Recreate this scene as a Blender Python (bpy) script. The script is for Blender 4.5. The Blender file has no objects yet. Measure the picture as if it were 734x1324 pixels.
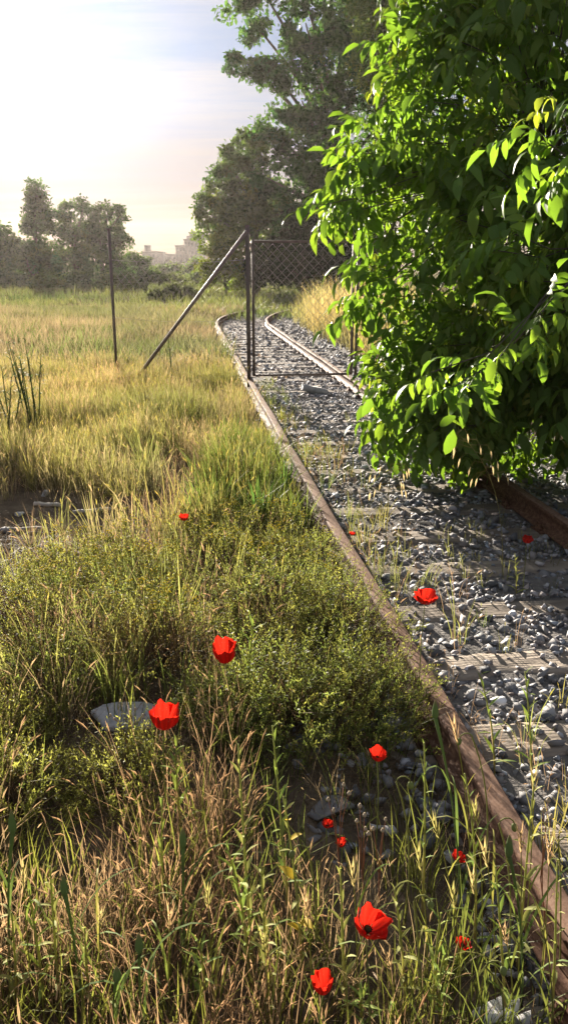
import bpy, math, random
import numpy as np
from mathutils import Vector, noise as mnoise

random.seed(7)
rng = np.random.default_rng(11)
PI = math.pi
scene = bpy.context.scene
COL = scene.collection

# ------------------------------------------------------------------ camera
F_PX, PW, PH, HZ = 1050.0, 734.0, 1324.0, 345.0      # focal length / size / horizon row of the photograph
PITCH = math.atan((PH / 2 - HZ) / F_PX)
CAM_H = 1.72
cam = bpy.data.cameras.new('camera'); cam_o = bpy.data.objects.new('camera', cam); COL.objects.link(cam_o)
cam.sensor_fit = 'VERTICAL'; cam.sensor_height = 24.0; cam.lens = 24.0 * F_PX / PH
cam.clip_start = 0.05; cam.clip_end = 5000
cam_o.location = (0, 0, CAM_H); cam_o.rotation_euler = (PI / 2 - PITCH, 0, 0)
scene.camera = cam_o
SP, CP = math.sin(PITCH), math.cos(PITCH)

def at(px, py, z=0.0):
    """Point of height z that the photograph shows at pixel px, py."""
    x, yd = px - PW / 2, py - PH / 2
    down = yd * CP + F_PX * SP; fwd = F_PX * CP - yd * SP
    t = (CAM_H - z) / down
    return Vector((x * t, fwd * t, z))

def atd(px, py, Y):
    """Point at forward distance Y seen at pixel px, py."""
    x, yd = px - PW / 2, py - PH / 2
    down = yd * CP + F_PX * SP; fwd = F_PX * CP - yd * SP
    t = Y / fwd
    return Vector((x * t, Y, CAM_H - down * t))

# ------------------------------------------------------------------ sun, sky, exposure
SUN_EL, SUN_AZ = math.radians(12.5), math.radians(-16.5)      # azimuth measured from +Y towards +X
sun_dir = Vector((math.sin(SUN_AZ) * math.cos(SUN_EL), math.cos(SUN_AZ) * math.cos(SUN_EL), math.sin(SUN_EL)))
sl = bpy.data.lights.new('sun', 'SUN'); sl.energy = 5.0; sl.angle = math.radians(0.6); sl.color = (1.0, 0.89, 0.75)
so = bpy.data.objects.new('sun', sl); COL.objects.link(so)
so.rotation_euler = (-sun_dir).to_track_quat('-Z', 'Y').to_euler(); so.location = (-20, 60, 40)

W = bpy.data.worlds.new('World'); scene.world = W; W.use_nodes = True
nt = W.node_tree; nt.nodes.clear()
def N(t, typ, **kw):
    n = t.nodes.new(typ)
    for k, v in kw.items(): setattr(n, k, v)
    return n
L = nt.links.new
wo = N(nt, 'ShaderNodeOutputWorld'); bg = N(nt, 'ShaderNodeBackground'); bg.inputs[1].default_value = 0.059
sky = N(nt, 'ShaderNodeTexSky'); sky.sky_type = 'NISHITA'; sky.sun_disc = False
sky.sun_elevation = SUN_EL; sky.sun_rotation = SUN_AZ
sky.air_density = 1.0; sky.dust_density = 1.5; sky.ozone_density = 1.6; sky.altitude = 100
tc = N(nt, 'ShaderNodeTexCoord')
nrm = N(nt, 'ShaderNodeVectorMath', operation='NORMALIZE'); L(tc.outputs['Generated'], nrm.inputs[0])
dot = N(nt, 'ShaderNodeVectorMath', operation='DOT_PRODUCT'); dot.inputs[1].default_value = sun_dir; L(nrm.outputs[0], dot.inputs[0])
cl = N(nt, 'ShaderNodeClamp'); L(dot.outputs['Value'], cl.inputs[0])
p1 = N(nt, 'ShaderNodeMath', operation='POWER'); L(cl.outputs[0], p1.inputs[0]); p1.inputs[1].default_value = 64
p2 = N(nt, 'ShaderNodeMath', operation='POWER'); L(cl.outputs[0], p2.inputs[0]); p2.inputs[1].default_value = 5
# thin high cloud lit through by the sun: brighter towards it
gl = N(nt, 'ShaderNodeMath', operation='MULTIPLY_ADD'); L(p1.outputs[0], gl.inputs[0]); gl.inputs[1].default_value = 2.2; gl.inputs[2].default_value = 1.72
gl2 = N(nt, 'ShaderNodeMath', operation='MULTIPLY_ADD'); L(p2.outputs[0], gl2.inputs[0]); gl2.inputs[1].default_value = 0.3; L(gl.outputs[0], gl2.inputs[2])
cc = N(nt, 'ShaderNodeVectorMath', operation='SCALE'); L(gl2.outputs[0], cc.inputs['Scale'])
tone = N(nt, 'ShaderNodeMix', data_type='RGBA'); tone.inputs[6].default_value = (0.60, 0.76, 1.08, 1); tone.inputs[7].default_value = (1.10, 1.06, 1.09, 1)
low = N(nt, 'ShaderNodeMapRange'); low.inputs['From Min'].default_value = 0.0; low.inputs['From Max'].default_value = 0.17; low.inputs['To Min'].default_value = 1.0; low.inputs['To Max'].default_value = 0.0
peach = N(nt, 'ShaderNodeMix', data_type='RGBA'); peach.inputs[7].default_value = (0.36, 0.21, 0.12, 1); L(low.outputs[0], peach.inputs['Factor']); L(tone.outputs[2], peach.inputs[6]); L(peach.outputs[2], cc.inputs[0])   # thin veil bluish, thick cloud warm white
# cloud streaks: noise on a plane overhead so that they flatten towards the horizon
sep = N(nt, 'ShaderNodeSeparateXYZ'); L(nrm.outputs[0], sep.inputs[0]); L(sep.outputs[2], low.inputs[0])
zz = N(nt, 'ShaderNodeMath', operation='ADD'); L(sep.outputs[2], zz.inputs[0]); zz.inputs[1].default_value = 0.12
zc = N(nt, 'ShaderNodeMath', operation='MAXIMUM'); L(zz.outputs[0], zc.inputs[0]); zc.inputs[1].default_value = 0.05
dx = N(nt, 'ShaderNodeMath', operation='DIVIDE'); L(sep.outputs[0], dx.inputs[0]); L(zc.outputs[0], dx.inputs[1])
dy = N(nt, 'ShaderNodeMath', operation='DIVIDE'); L(sep.outputs[1], dy.inputs[0]); L(zc.outputs[0], dy.inputs[1])
cmb = N(nt, 'ShaderNodeCombineXYZ'); L(dx.outputs[0], cmb.inputs[0]); L(dy.outputs[0], cmb.inputs[1])
mp = N(nt, 'ShaderNodeMapping'); mp.inputs['Scale'].default_value = (0.55, 3.0, 1); mp.inputs['Rotation'].default_value = (0, 0, 0.25); mp.inputs['Location'].default_value = (1.7, 0.4, 0); L(cmb.outputs[0], mp.inputs[0])
nz = N(nt, 'ShaderNodeTexNoise'); nz.inputs['Scale'].default_value = 1.0; nz.inputs['Detail'].default_value = 9; nz.inputs['Roughness'].default_value = 0.62; nz.inputs['Distortion'].default_value = 0.5; L(mp.outputs[0], nz.inputs[0])
rp = N(nt, 'ShaderNodeMapRange'); rp.inputs['From Min'].default_value = 0.30; rp.inputs['From Max'].default_value = 0.66; rp.inputs['To Min'].default_value = 0.98; rp.inputs['To Max'].default_value = 1.0; L(nz.outputs[0], rp.inputs[0])
rt_ = N(nt, 'ShaderNodeMapRange'); rt_.inputs['From Min'].default_value = 0.38; rt_.inputs['From Max'].default_value = 0.64; L(nz.outputs[0], rt_.inputs[0]); L(rt_.outputs[0], tone.inputs['Factor'])
mx = N(nt, 'ShaderNodeMix', data_type='RGBA'); L(rp.outputs[0], mx.inputs['Factor']); L(sky.outputs[0], mx.inputs[6]); L(cc.outputs[0], mx.inputs[7])
L(mx.outputs[2], bg.inputs[0]); L(bg.outputs[0], wo.inputs[0])

scene.view_settings.view_transform = 'Standard'; scene.view_settings.look = 'None'
scene.view_settings.exposure = 2.2; scene.view_settings.gamma = 1.0
scene.render.engine = 'CYCLES'
cy = scene.cycles
cy.use_denoising = True; cy.max_bounces = 10; cy.diffuse_bounces = 5; cy.glossy_bounces = 2; cy.transmission_bounces = 7
cy.volume_bounces = 1; cy.transparent_max_bounces = 8; cy.sample_clamp_indirect = 6.0; cy.use_adaptive_sampling = False
cy.caustics_reflective = False; cy.caustics_refractive = False

# ------------------------------------------------------------------ materials
def new_mat(name):
    m = bpy.data.materials.new(name); m.use_nodes = True; t = m.node_tree; t.nodes.clear()
    return m, t, N(t, 'ShaderNodeOutputMaterial')

def veg_mat(name, trans=0.45, rough=0.5, spec=0.25, tr_tint=(1.12, 1.12, 0.74), vary=0.0, attr=True, col=(0.1, 0.15, 0.03), bump=0.0):
    m, t, o = new_mat(name); l = t.links.new
    if attr:
        a = N(t, 'ShaderNodeAttribute', attribute_name='Col'); c = a.outputs['Color']
    else:
        a = N(t, 'ShaderNodeRGB'); a.outputs[0].default_value = (*col, 1); c = a.outputs[0]
    if vary:
        oi = N(t, 'ShaderNodeObjectInfo'); mr = N(t, 'ShaderNodeMapRange'); l(oi.outputs['Random'], mr.inputs[0])
        mr.inputs['To Min'].default_value = 1 - vary; mr.inputs['To Max'].default_value = 1 + vary
        sc_ = N(t, 'ShaderNodeVectorMath', operation='SCALE'); l(c, sc_.inputs[0]); l(mr.outputs[0], sc_.inputs['Scale']); c = sc_.outputs[0]
    b = N(t, 'ShaderNodeBsdfPrincipled'); l(c, b.inputs['Base Color']); b.inputs['Roughness'].default_value = rough
    b.inputs['Specular IOR Level'].default_value = spec
    if bump:
        tcb = N(t, 'ShaderNodeTexCoord'); nb = N(t, 'ShaderNodeTexNoise'); nb.inputs['Scale'].default_value = 160; nb.inputs['Detail'].default_value = 4; l(tcb.outputs['Object'], nb.inputs[0])
        bb = N(t, 'ShaderNodeBump'); bb.inputs['Strength'].default_value = bump; bb.inputs['Distance'].default_value = .004; l(nb.outputs[0], bb.inputs['Height']); l(bb.outputs[0], b.inputs['Normal'])
    tm = N(t, 'ShaderNodeVectorMath', operation='MULTIPLY'); l(c, tm.inputs[0]); tm.inputs[1].default_value = tr_tint
    tr = N(t, 'ShaderNodeBsdfTranslucent'); l(tm.outputs[0], tr.inputs[0])
    ms = N(t, 'ShaderNodeMixShader'); ms.inputs[0].default_value = trans; l(b.outputs[0], ms.inputs[1]); l(tr.outputs[0], ms.inputs[2])
    l(ms.outputs[0], o.inputs[0]); return m

def solid_mat(name, stops, scale=8.0, rough=0.85, bump=0.3, bscale=40.0, spec=0.3, metallic=0.0, coord='Object', attr=None, detail=8, vary=0.0, stretch=(1, 1, 1)):
    """Noise-mottled surface: stops = [(pos, rgb), ...]."""
    m, t, o = new_mat(name); l = t.links.new
    tcn = N(t, 'ShaderNodeTexCoord'); mpn = N(t, 'ShaderNodeMapping'); mpn.inputs['Scale'].default_value = stretch; l(tcn.outputs[coord], mpn.inputs[0])
    n1 = N(t, 'ShaderNodeTexNoise'); n1.inputs['Scale'].default_value = scale; n1.inputs['Detail'].default_value = detail; n1.inputs['Roughness'].default_value = 0.65; l(mpn.outputs[0], n1.inputs[0])
    cr = N(t, 'ShaderNodeValToRGB'); e = cr.color_ramp.elements
    while len(e) < len(stops): e.new(0.5)
    for i, (p, c) in enumerate(stops): e[i].position = p; e[i].color = (*c, 1)
    l(n1.outputs[0], cr.inputs[0]); c = cr.outputs[0]
    if attr:
        a = N(t, 'ShaderNodeAttribute', attribute_name=attr)
        mm = N(t, 'ShaderNodeVectorMath', operation='MULTIPLY'); l(c, mm.inputs[0]); l(a.outputs['Color'], mm.inputs[1]); c = mm.outputs[0]
    if vary:
        oi = N(t, 'ShaderNodeObjectInfo'); mr = N(t, 'ShaderNodeMapRange'); l(oi.outputs['Random'], mr.inputs[0])
        mr.inputs['To Min'].default_value = 1 - vary; mr.inputs['To Max'].default_value = 1 + vary
        s_ = N(t, 'ShaderNodeVectorMath', operation='SCALE'); l(c, s_.inputs[0]); l(mr.outputs[0], s_.inputs['Scale']); c = s_.outputs[0]
    b = N(t, 'ShaderNodeBsdfPrincipled'); l(c, b.inputs['Base Color']); b.inputs['Roughness'].default_value = rough
    b.inputs['Specular IOR Level'].default_value = spec; b.inputs['Metallic'].default_value = metallic
    if bump:
        n2 = N(t, 'ShaderNodeTexNoise'); n2.inputs['Scale'].default_value = bscale; n2.inputs['Detail'].default_value = 6; l(mpn.outputs[0], n2.inputs[0])
        bn = N(t, 'ShaderNodeBump'); bn.inputs['Strength'].default_value = bump; bn.inputs['Distance'].default_value = 0.02; l(n2.outputs[0], bn.inputs['Height']); l(bn.outputs[0], b.inputs['Normal'])
    l(b.outputs[0], o.inputs[0]); return m

M = {}
M['grass'] = veg_mat('grass_blade', 0.58, 0.5, 0.2)
M['dry'] = veg_mat('dry_stalk', 0.55, 0.6, 0.12, (1.1, 1.0, 0.8))
M['bush'] = veg_mat('bush_leaf', 0.65, 0.55, 0.15)
M['walnut'] = veg_mat('walnut_leaf', 0.58, 0.5, 0.2, (1.35, 1.28, 0.45), vary=0.18)
M['tree'] = veg_mat('tree_leaf', 0.5, 0.6, 0.1, (1.15, 1.2, 0.6))
M['petal'] = veg_mat('poppy_petal', 0.42, 0.5, 0.2, (1.25, 1.2, 0.8), bump=.6)
M['stem'] = veg_mat('plant_stem', 0.4, 0.65, 0.08)
M['bark'] = solid_mat('bark', [(0.3, (0.045, 0.035, 0.025)), (0.7, (0.13, 0.105, 0.08))], 12, 0.9, 0.8, 30, stretch=(1, 1, 0.25))
M['soil'] = solid_mat('field_soil', [(0.28, (0.055, 0.042, 0.032)), (0.5, (0.11, 0.085, 0.06)), (0.72, (0.19, 0.15, 0.10))], 3.0, 1.0, 0.7, 25, spec=0.0, coord='Object', attr='Col')
M['bed'] = solid_mat('ballast_dust', [(0.3, (0.09, 0.085, 0.082)), (0.7, (0.21, 0.195, 0.18))], 14, 0.95, 0.9, 60, spec=0.1)
M['stone'] = solid_mat('ballast_rock', [(0.25, (0.55, 0.55, 0.57)), (0.75, (1.0, 0.99, 0.97))], 30, 0.75, 0.25, 120, spec=0.35, attr='Col', coord='Object')
M['rock'] = solid_mat('pale_rock', [(0.3, (0.20, 0.20, 0.21)), (0.7, (0.42, 0.41, 0.40))], 9, 0.85, 0.5, 40)
M['soil_rock'] = solid_mat('dirty_rock', [(0.3, (0.10, 0.10, 0.105)), (0.7, (0.24, 0.235, 0.23))], 9, 0.85, 0.6, 40)
M['slab'] = solid_mat('slab_stone', [(0.3, (0.27, 0.28, 0.30)), (0.55, (0.42, 0.42, 0.43)), (0.75, (0.5, 0.5, 0.5))], 22, 0.8, 0.4, 40)
M['white_rock'] = solid_mat('white_rubble', [(0.3, (0.45, 0.44, 0.43)), (0.7, (0.68, 0.67, 0.65))], 14, 0.85, 0.4, 60)
M['rust'] = solid_mat('rusty_rail', [(0.28, (0.05, 0.026, 0.018)), (0.5, (0.11, 0.055, 0.034)), (0.72, (0.22, 0.125, 0.078))], 45, 0.8, 0.12, 120, spec=0.15, stretch=(1, 0.6, 1))
M['railtop'] = solid_mat('sunlit_rail_head', [(0.25, (0.12, 0.07, 0.048)), (0.52, (0.21, 0.13, 0.09)), (0.75, (0.31, 0.21, 0.155))], 55, 0.9, 0.08, 150, spec=0.06, stretch=(1, 0.5, 1))  # rust painted lighter on the head, as if catching the low sun
M['sleeper'] = solid_mat('weathered_sleeper', [(0.25, (0.11, 0.092, 0.075)), (0.5, (0.22, 0.185, 0.15)), (0.75, (0.33, 0.285, 0.235))], 7, 0.9, 0.9, 30, spec=0.15, stretch=(0.35, 2.4, 2.4), vary=0.15)
M['steel'] = solid_mat('rusty_post', [(0.3, (0.07, 0.056, 0.05)), (0.6, (0.14, 0.105, 0.085)), (0.8, (0.22, 0.15, 0.115))], 14, 0.6, 0.3, 80, spec=0.4)
M['brace'] = solid_mat('pale_brace', [(0.3, (0.12, 0.09, 0.075)), (0.7, (0.26, 0.2, 0.165))], 14, 0.6, 0.3, 80, spec=0.4)
M['wire'] = solid_mat('galvanised_wire', [(0.3, (0.22, 0.2, 0.19)), (0.7, (0.36, 0.33, 0.31))], 20, 0.5, 0.0, 80, spec=0.5)
M['board'] = solid_mat('grey_board', [(0.3, (0.30, 0.27, 0.23)), (0.7, (0.52, 0.48, 0.42))], 8, 0.9, 0.5, 40, stretch=(1, 6, 6))
M['concrete'] = solid_mat('building_concrete', [(0.3, (0.08, 0.078, 0.09)), (0.7, (0.13, 0.125, 0.14))], 0.4, 0.9, 0.0, 1)
M['pane'] = solid_mat('window_glass', [(0.3, (0.04, 0.045, 0.06)), (0.7, (0.09, 0.10, 0.12))], 1, 0.15, 0.0, 1, spec=0.5)
M['plastic'] = solid_mat('white_plastic', [(0.3, (0.62, 0.62, 0.63)), (0.7, (0.8, 0.8, 0.8))], 6, 0.4, 0.3, 30, spec=0.5)

# ------------------------------------------------------------------ mesh helpers
class Geo:
    """Collects triangles with a colour per vertex."""
    def __init__(s): s.V, s.F, s.C, s.n = [], [], [], 0
    def add(s, V, F, C):
        V = np.asarray(V, float).reshape(-1, 3); F = np.asarray(F, int).reshape(-1, 3); C = np.asarray(C, float)
        if C.ndim == 1: C = np.tile(C[:3], (len(V), 1))
        s.V.append(V); s.F.append(F + s.n); s.C.append(C); s.n += len(V); return s
    def geo(s, g): V, F, C = g.arr(); return s.add(V, F, C)
    def arr(s):
        if not s.V: return np.zeros((0, 3)), np.zeros((0, 3), int), np.zeros((0, 3))
        return np.concatenate(s.V), np.concatenate(s.F), np.concatenate(s.C)
    def mesh(s, name, mat, smooth=True):
        V, F, C = s.arr(); me = bpy.data.meshes.new(name)
        me.vertices.add(len(V)); me.vertices.foreach_set('co', V.astype(np.float32).ravel())
        me.loops.add(len(F) * 3); me.loops.foreach_set('vertex_index', F.astype(np.int32).ravel())
        me.polygons.add(len(F)); me.polygons.foreach_set('loop_start', np.arange(0, len(F) * 3, 3, dtype=np.int32))
        me.update(calc_edges=True)
        at_ = me.color_attributes.new('Col', 'FLOAT_COLOR', 'POINT')
        at_.data.foreach_set('color', np.concatenate([C, np.ones((len(C), 1))], 1).astype(np.float32).ravel())
        if smooth: me.polygons.foreach_set('use_smooth', np.ones(len(F), bool))
        if isinstance(mat, (list, tuple)):
            for q in mat: me.materials.append(q)
        else: me.materials.append(mat)
        return me

def link(name, me, parent=None, loc=None):
    o = bpy.data.objects.new(name, me); COL.objects.link(o); o.parent = parent
    if loc is not None: o.location = loc
    return o
def tag(o, label=None, cat=None, group=None, kind=None):
    for k, v in (('label', label), ('category', cat), ('group', group), ('kind', kind)):
        if v: o[k] = v
    return o
def thing(name, label, cat, loc=(0, 0, 0), group=None):
    o = bpy.data.objects.new(name, None); COL.objects.link(o); o.location = loc; o.empty_display_size = 0.1
    return tag(o, label, cat, group)

def frame_of(d):
    d = Vector(d).normalized(); a = Vector((0, 0, 1)) if abs(d.z) < 0.9 else Vector((1, 0, 0))
    u = d.cross(a).normalized(); return u, d.cross(u).normalized()

def tube(g, pts, radii, sides=5, col=(0.1, 0.1, 0.1), cap=True):
    pts = [Vector(p) for p in pts]; n = len(pts)
    if not hasattr(radii, '__len__'): radii = [radii] * n
    V, F = [], []
    for i, p in enumerate(pts):
        d = (pts[min(i + 1, n - 1)] - pts[max(i - 1, 0)])
        u, v = frame_of(d if d.length > 1e-9 else (0, 0, 1))
        for k in range(sides):
            a = 2 * PI * k / sides; V.append(p + (u * math.cos(a) + v * math.sin(a)) * radii[i])
    for i in range(n - 1):
        for k in range(sides):
            a, b = i * sides + k, i * sides + (k + 1) % sides; c, d = a + sides, b + sides
            F += [(a, b, d), (a, d, c)]
    if cap:
        for base, fl in ((0, 1), ((n - 1) * sides, 0)):
            for k in range(1, sides - 1):
                F.append((base, base + k + 1, base + k) if fl else (base, base + k, base + k + 1))
    C = np.asarray(col, float)
    if C.ndim == 2: C = np.repeat(C, sides, 0)
    return g.add([tuple(v) for v in V], F, C)

def ribbon(g, pts, widths, side, col):
    """Flat blade along pts, widened along the vector side; pointed where the width is 0."""
    n = len(pts); P = np.asarray(pts, float); s = np.asarray(side, float); w = np.asarray(widths)[:, None]
    V = np.concatenate([P - s * w / 2, P + s * w / 2]); F = []
    for i in range(n - 1):
        a, b, c, d = i, i + 1, n + i, n + i + 1
        if widths[i + 1] <= 1e-6: F.append((a, c, b))
        else: F += [(a, c, d), (a, d, b)]
    C = np.asarray(col, float)
    if C.ndim == 2: C = np.concatenate([C, C])
    return g.add(V, F, C)

def bx(g, c, s, col=(1, 1, 1), rot=None, jit=0.0):
    c = Vector(c); V = []
    for i in range(8):
        v = Vector(((i & 1) - .5, ((i >> 1) & 1) - .5, ((i >> 2) & 1) - .5)); v = Vector((v.x * s[0], v.y * s[1], v.z * s[2]))
        if jit: v += Vector([random.uniform(-jit, jit) for _ in range(3)])
        if rot is not None: v = rot @ v
        V.append(tuple(c + v))
    return g.add(V, [(0, 2, 3), (0, 3, 1), (4, 5, 7), (4, 7, 6), (0, 1, 5), (0, 5, 4), (2, 6, 7), (2, 7, 3), (0, 4, 6), (0, 6, 2), (1, 3, 7), (1, 7, 5)], col)

_t = (1 + 5 ** .5) / 2
ICO_V = np.array([(-1, _t, 0), (1, _t, 0), (-1, -_t, 0), (1, -_t, 0), (0, -1, _t), (0, 1, _t), (0, -1, -_t), (0, 1, -_t), (_t, 0, -1), (_t, 0, 1), (-_t, 0, -1), (-_t, 0, 1)]) / math.sqrt(1 + _t * _t)
ICO_F = np.array([(0, 11, 5), (0, 5, 1), (0, 1, 7), (0, 7, 10), (0, 10, 11), (1, 5, 9), (5, 11, 4), (11, 10, 2), (10, 7, 6), (7, 1, 8), (3, 9, 4), (3, 4, 2), (3, 2, 6), (3, 6, 8), (3, 8, 9), (4, 9, 5), (2, 4, 11), (6, 2, 10), (8, 6, 7), (9, 8, 1)])
def subdivide(V, F):
    V = [tuple(v) for v in V]; mid = {}; out = []
    def m(a, b):
        k = (min(a, b), max(a, b))
        if k not in mid:
            p = (np.array(V[a]) + np.array(V[b])) / 2; V.append(tuple(p / np.linalg.norm(p))); mid[k] = len(V) - 1
        return mid[k]
    for a, b, c in F:
        x, y, z = m(a, b), m(b, c), m(c, a); out += [(a, x, z), (b, y, x), (c, z, y), (x, y, z)]
    return np.array(V), np.array(out)
ICO1 = subdivide(ICO_V, ICO_F); ICO2 = subdivide(*ICO1); ICO3 = subdivide(*ICO2)
def nval(p, f, seed=0):
    return mnoise.noise(Vector((p[0] * f + seed * 7.3, p[1] * f - seed * 3.1, p[2] * f + seed * 1.7)))
def rockmesh(seed, size=(1, 1, 1), rough=0.25, sub=ICO1, freq=1.4):
    V, F = sub; out = []
    r = random.Random(seed)
    cuts = [(Vector([r.gauss(0, 1) for _ in range(3)]).normalized(), r.uniform(0.35, 0.72)) for _ in range(8)]
    for v in V:
        p = Vector(v) * (1 + rough * nval(v, freq, seed))
        for n_, d_ in cuts:                       # chop flat facets into the lump
            k = p.dot(n_)
            if k > d_: p -= n_ * (k - d_)
        out.append((p.x * size[0], p.y * size[1], p.z * size[2]))
    return np.array(out), F

def scatter(g, tpl, pos, yaw, scale, tint=None, tiltx=None, tilty=None):
    """Copies of one template (V, F, C) joined into g. tint multiplies the colours."""
    V, F, C = tpl; n = len(pos)
    if n == 0: return
    pos = np.asarray(pos, float); yaw = np.asarray(yaw, float); sc = np.asarray(scale, float)
    if sc.ndim == 1: sc = np.repeat(sc[:, None], 3, 1)
    P = V[None] * sc[:, None]
    if tiltx is not None:
        c, s = np.cos(tiltx)[:, None], np.sin(tiltx)[:, None]
        y, z = P[..., 1] * c - P[..., 2] * s, P[..., 1] * s + P[..., 2] * c; P = np.stack([P[..., 0], y, z], -1)
    if tilty is not None:
        c, s = np.cos(tilty)[:, None], np.sin(tilty)[:, None]
        x, z = P[..., 0] * c + P[..., 2] * s, -P[..., 0] * s + P[..., 2] * c; P = np.stack([x, P[..., 1], z], -1)
    c, s = np.cos(yaw)[:, None], np.sin(yaw)[:, None]
    x, y = P[..., 0] * c - P[..., 1] * s, P[..., 0] * s + P[..., 1] * c
    P = np.stack([x, y, P[..., 2]], -1) + pos[:, None]
    FF = (F[None] + (np.arange(n) * len(V))[:, None, None]).reshape(-1, 3)
    CC = np.repeat(C[None], n, 0)
    if tint is not None: CC = CC * np.asarray(tint)[:, None, :]
    g.add(P.reshape(-1, 3), FF, CC.reshape(-1, 3))

def vnoise(x, y, f, seed=0):
    return np.array([mnoise.noise(Vector((a * f + seed * 11.3, b * f - seed * 5.7, seed * 2.1))) for a, b in zip(np.ravel(x), np.ravel(y))]).reshape(np.shape(x))

# ------------------------------------------------------------------ the line of the track
TD = Vector((-0.1182, 0.993, 0)).normalized(); TN = Vector((TD.y, -TD.x, 0))
T0 = Vector((0.913, 0, 0)) + TN * 0.75
S_CURVE, R_CURVE = 23.6, 23.0
PC = T0 + TD * S_CURVE + TN * R_CURVE
def track(s, u=0.0):
    """World point, and heading, s metres along the track and u to its right."""
    if s <= S_CURVE: return T0 + TD * s + TN * u, TD
    a = (s - S_CURVE) / R_CURVE
    rad = -TN * math.cos(a) + TD * math.sin(a)
    return PC + rad * (R_CURVE - u), (TD * math.cos(a) + TN * math.sin(a))
def track_su(x, y):
    x, y = np.asarray(x, float), np.asarray(y, float)
    dx_, dy_ = x - T0.x, y - T0.y
    s = dx_ * TD.x + dy_ * TD.y; u = dx_ * TN.x + dy_ * TN.y
    ex, ey = x - PC.x, y - PC.y; r = np.hypot(ex, ey)
    a = np.arctan2(ex * TD.x + ey * TD.y, -(ex * TN.x + ey * TN.y))
    cv = s > S_CURVE
    return np.where(cv, S_CURVE + a * R_CURVE, s), np.where(cv, R_CURVE - r, u)
RAIL_TOP = 0.15

def ground_z(x, y):
    x, y = np.asarray(x, float), np.asarray(y, float)
    s, u = track_su(x, y)
    far = np.clip((np.hypot(x, y) - 20) / 60, 0, 1)
    z = 0.045 * vnoise(x, y, 0.55, 1) + 0.02 * vnoise(x, y, 2.3, 2)
    z = z * (1 - 0.3 * far) + 0.02
    edge = np.clip((np.abs(u - 0.3) - 1.25) / 0.8, 0, 1)          # the track sits in a level bed
    bank = np.clip((-u - .80) / .12, 0, 1) * np.clip((2.6 + u) / .8, 0, 1) * (s < 26) * .045
    return -0.035 + (z + 0.035) * edge + bank

# ------------------------------------------------------------------ ground
def build_ground():
    ax = np.unique(np.concatenate([np.linspace(-9, 9, 90), np.sign(np.linspace(-1, 1, 91)) * (9 + 470 * np.abs(np.linspace(-1, 1, 91)) ** 3)]))
    ay = np.unique(np.concatenate([np.linspace(-4, 26, 140), 26 + 485 * np.linspace(0, 1, 80) ** 2.4, -4 - 46 * np.linspace(0, 1, 12) ** 2]))
    X, Y = np.meshgrid(ax, ay); Z = ground_z(X, Y)
    # ploughed rows and clods out in the field
    Z = Z + np.where((Y > 36) & (Y < 90), 0.08 * vnoise(X, Y, 0.35, 5) + 0.05, 0)
    n, m = X.shape
    V = np.stack([X, Y, Z], -1).reshape(-1, 3)
    i = np.arange(n * m).reshape(n, m)
    a, b, c, d = i[:-1, :-1].ravel(), i[:-1, 1:].ravel(), i[1:, 1:].ravel(), i[1:, :-1].ravel()
    F = np.concatenate([np.stack([a, b, c], 1), np.stack([a, c, d], 1)])
    k = np.clip((V[:, 1] - 30) / 40, 0, 1)[:, None]
    nz_ = (0.5 + 0.5 * vnoise(V[:, 0], V[:, 1], 0.15, 8))[:, None]
    near = np.array([1.0, 1.0, 1.0]); farc = np.array([1.0, 1.15, 0.72]) * (0.75 + 0.6 * nz_)
    g = Geo().add(V, F, near * (1 - k) + farc * k)
    return tag(link('ground', g.mesh('ground', M['soil'])), kind='structure')
build_ground()

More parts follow.
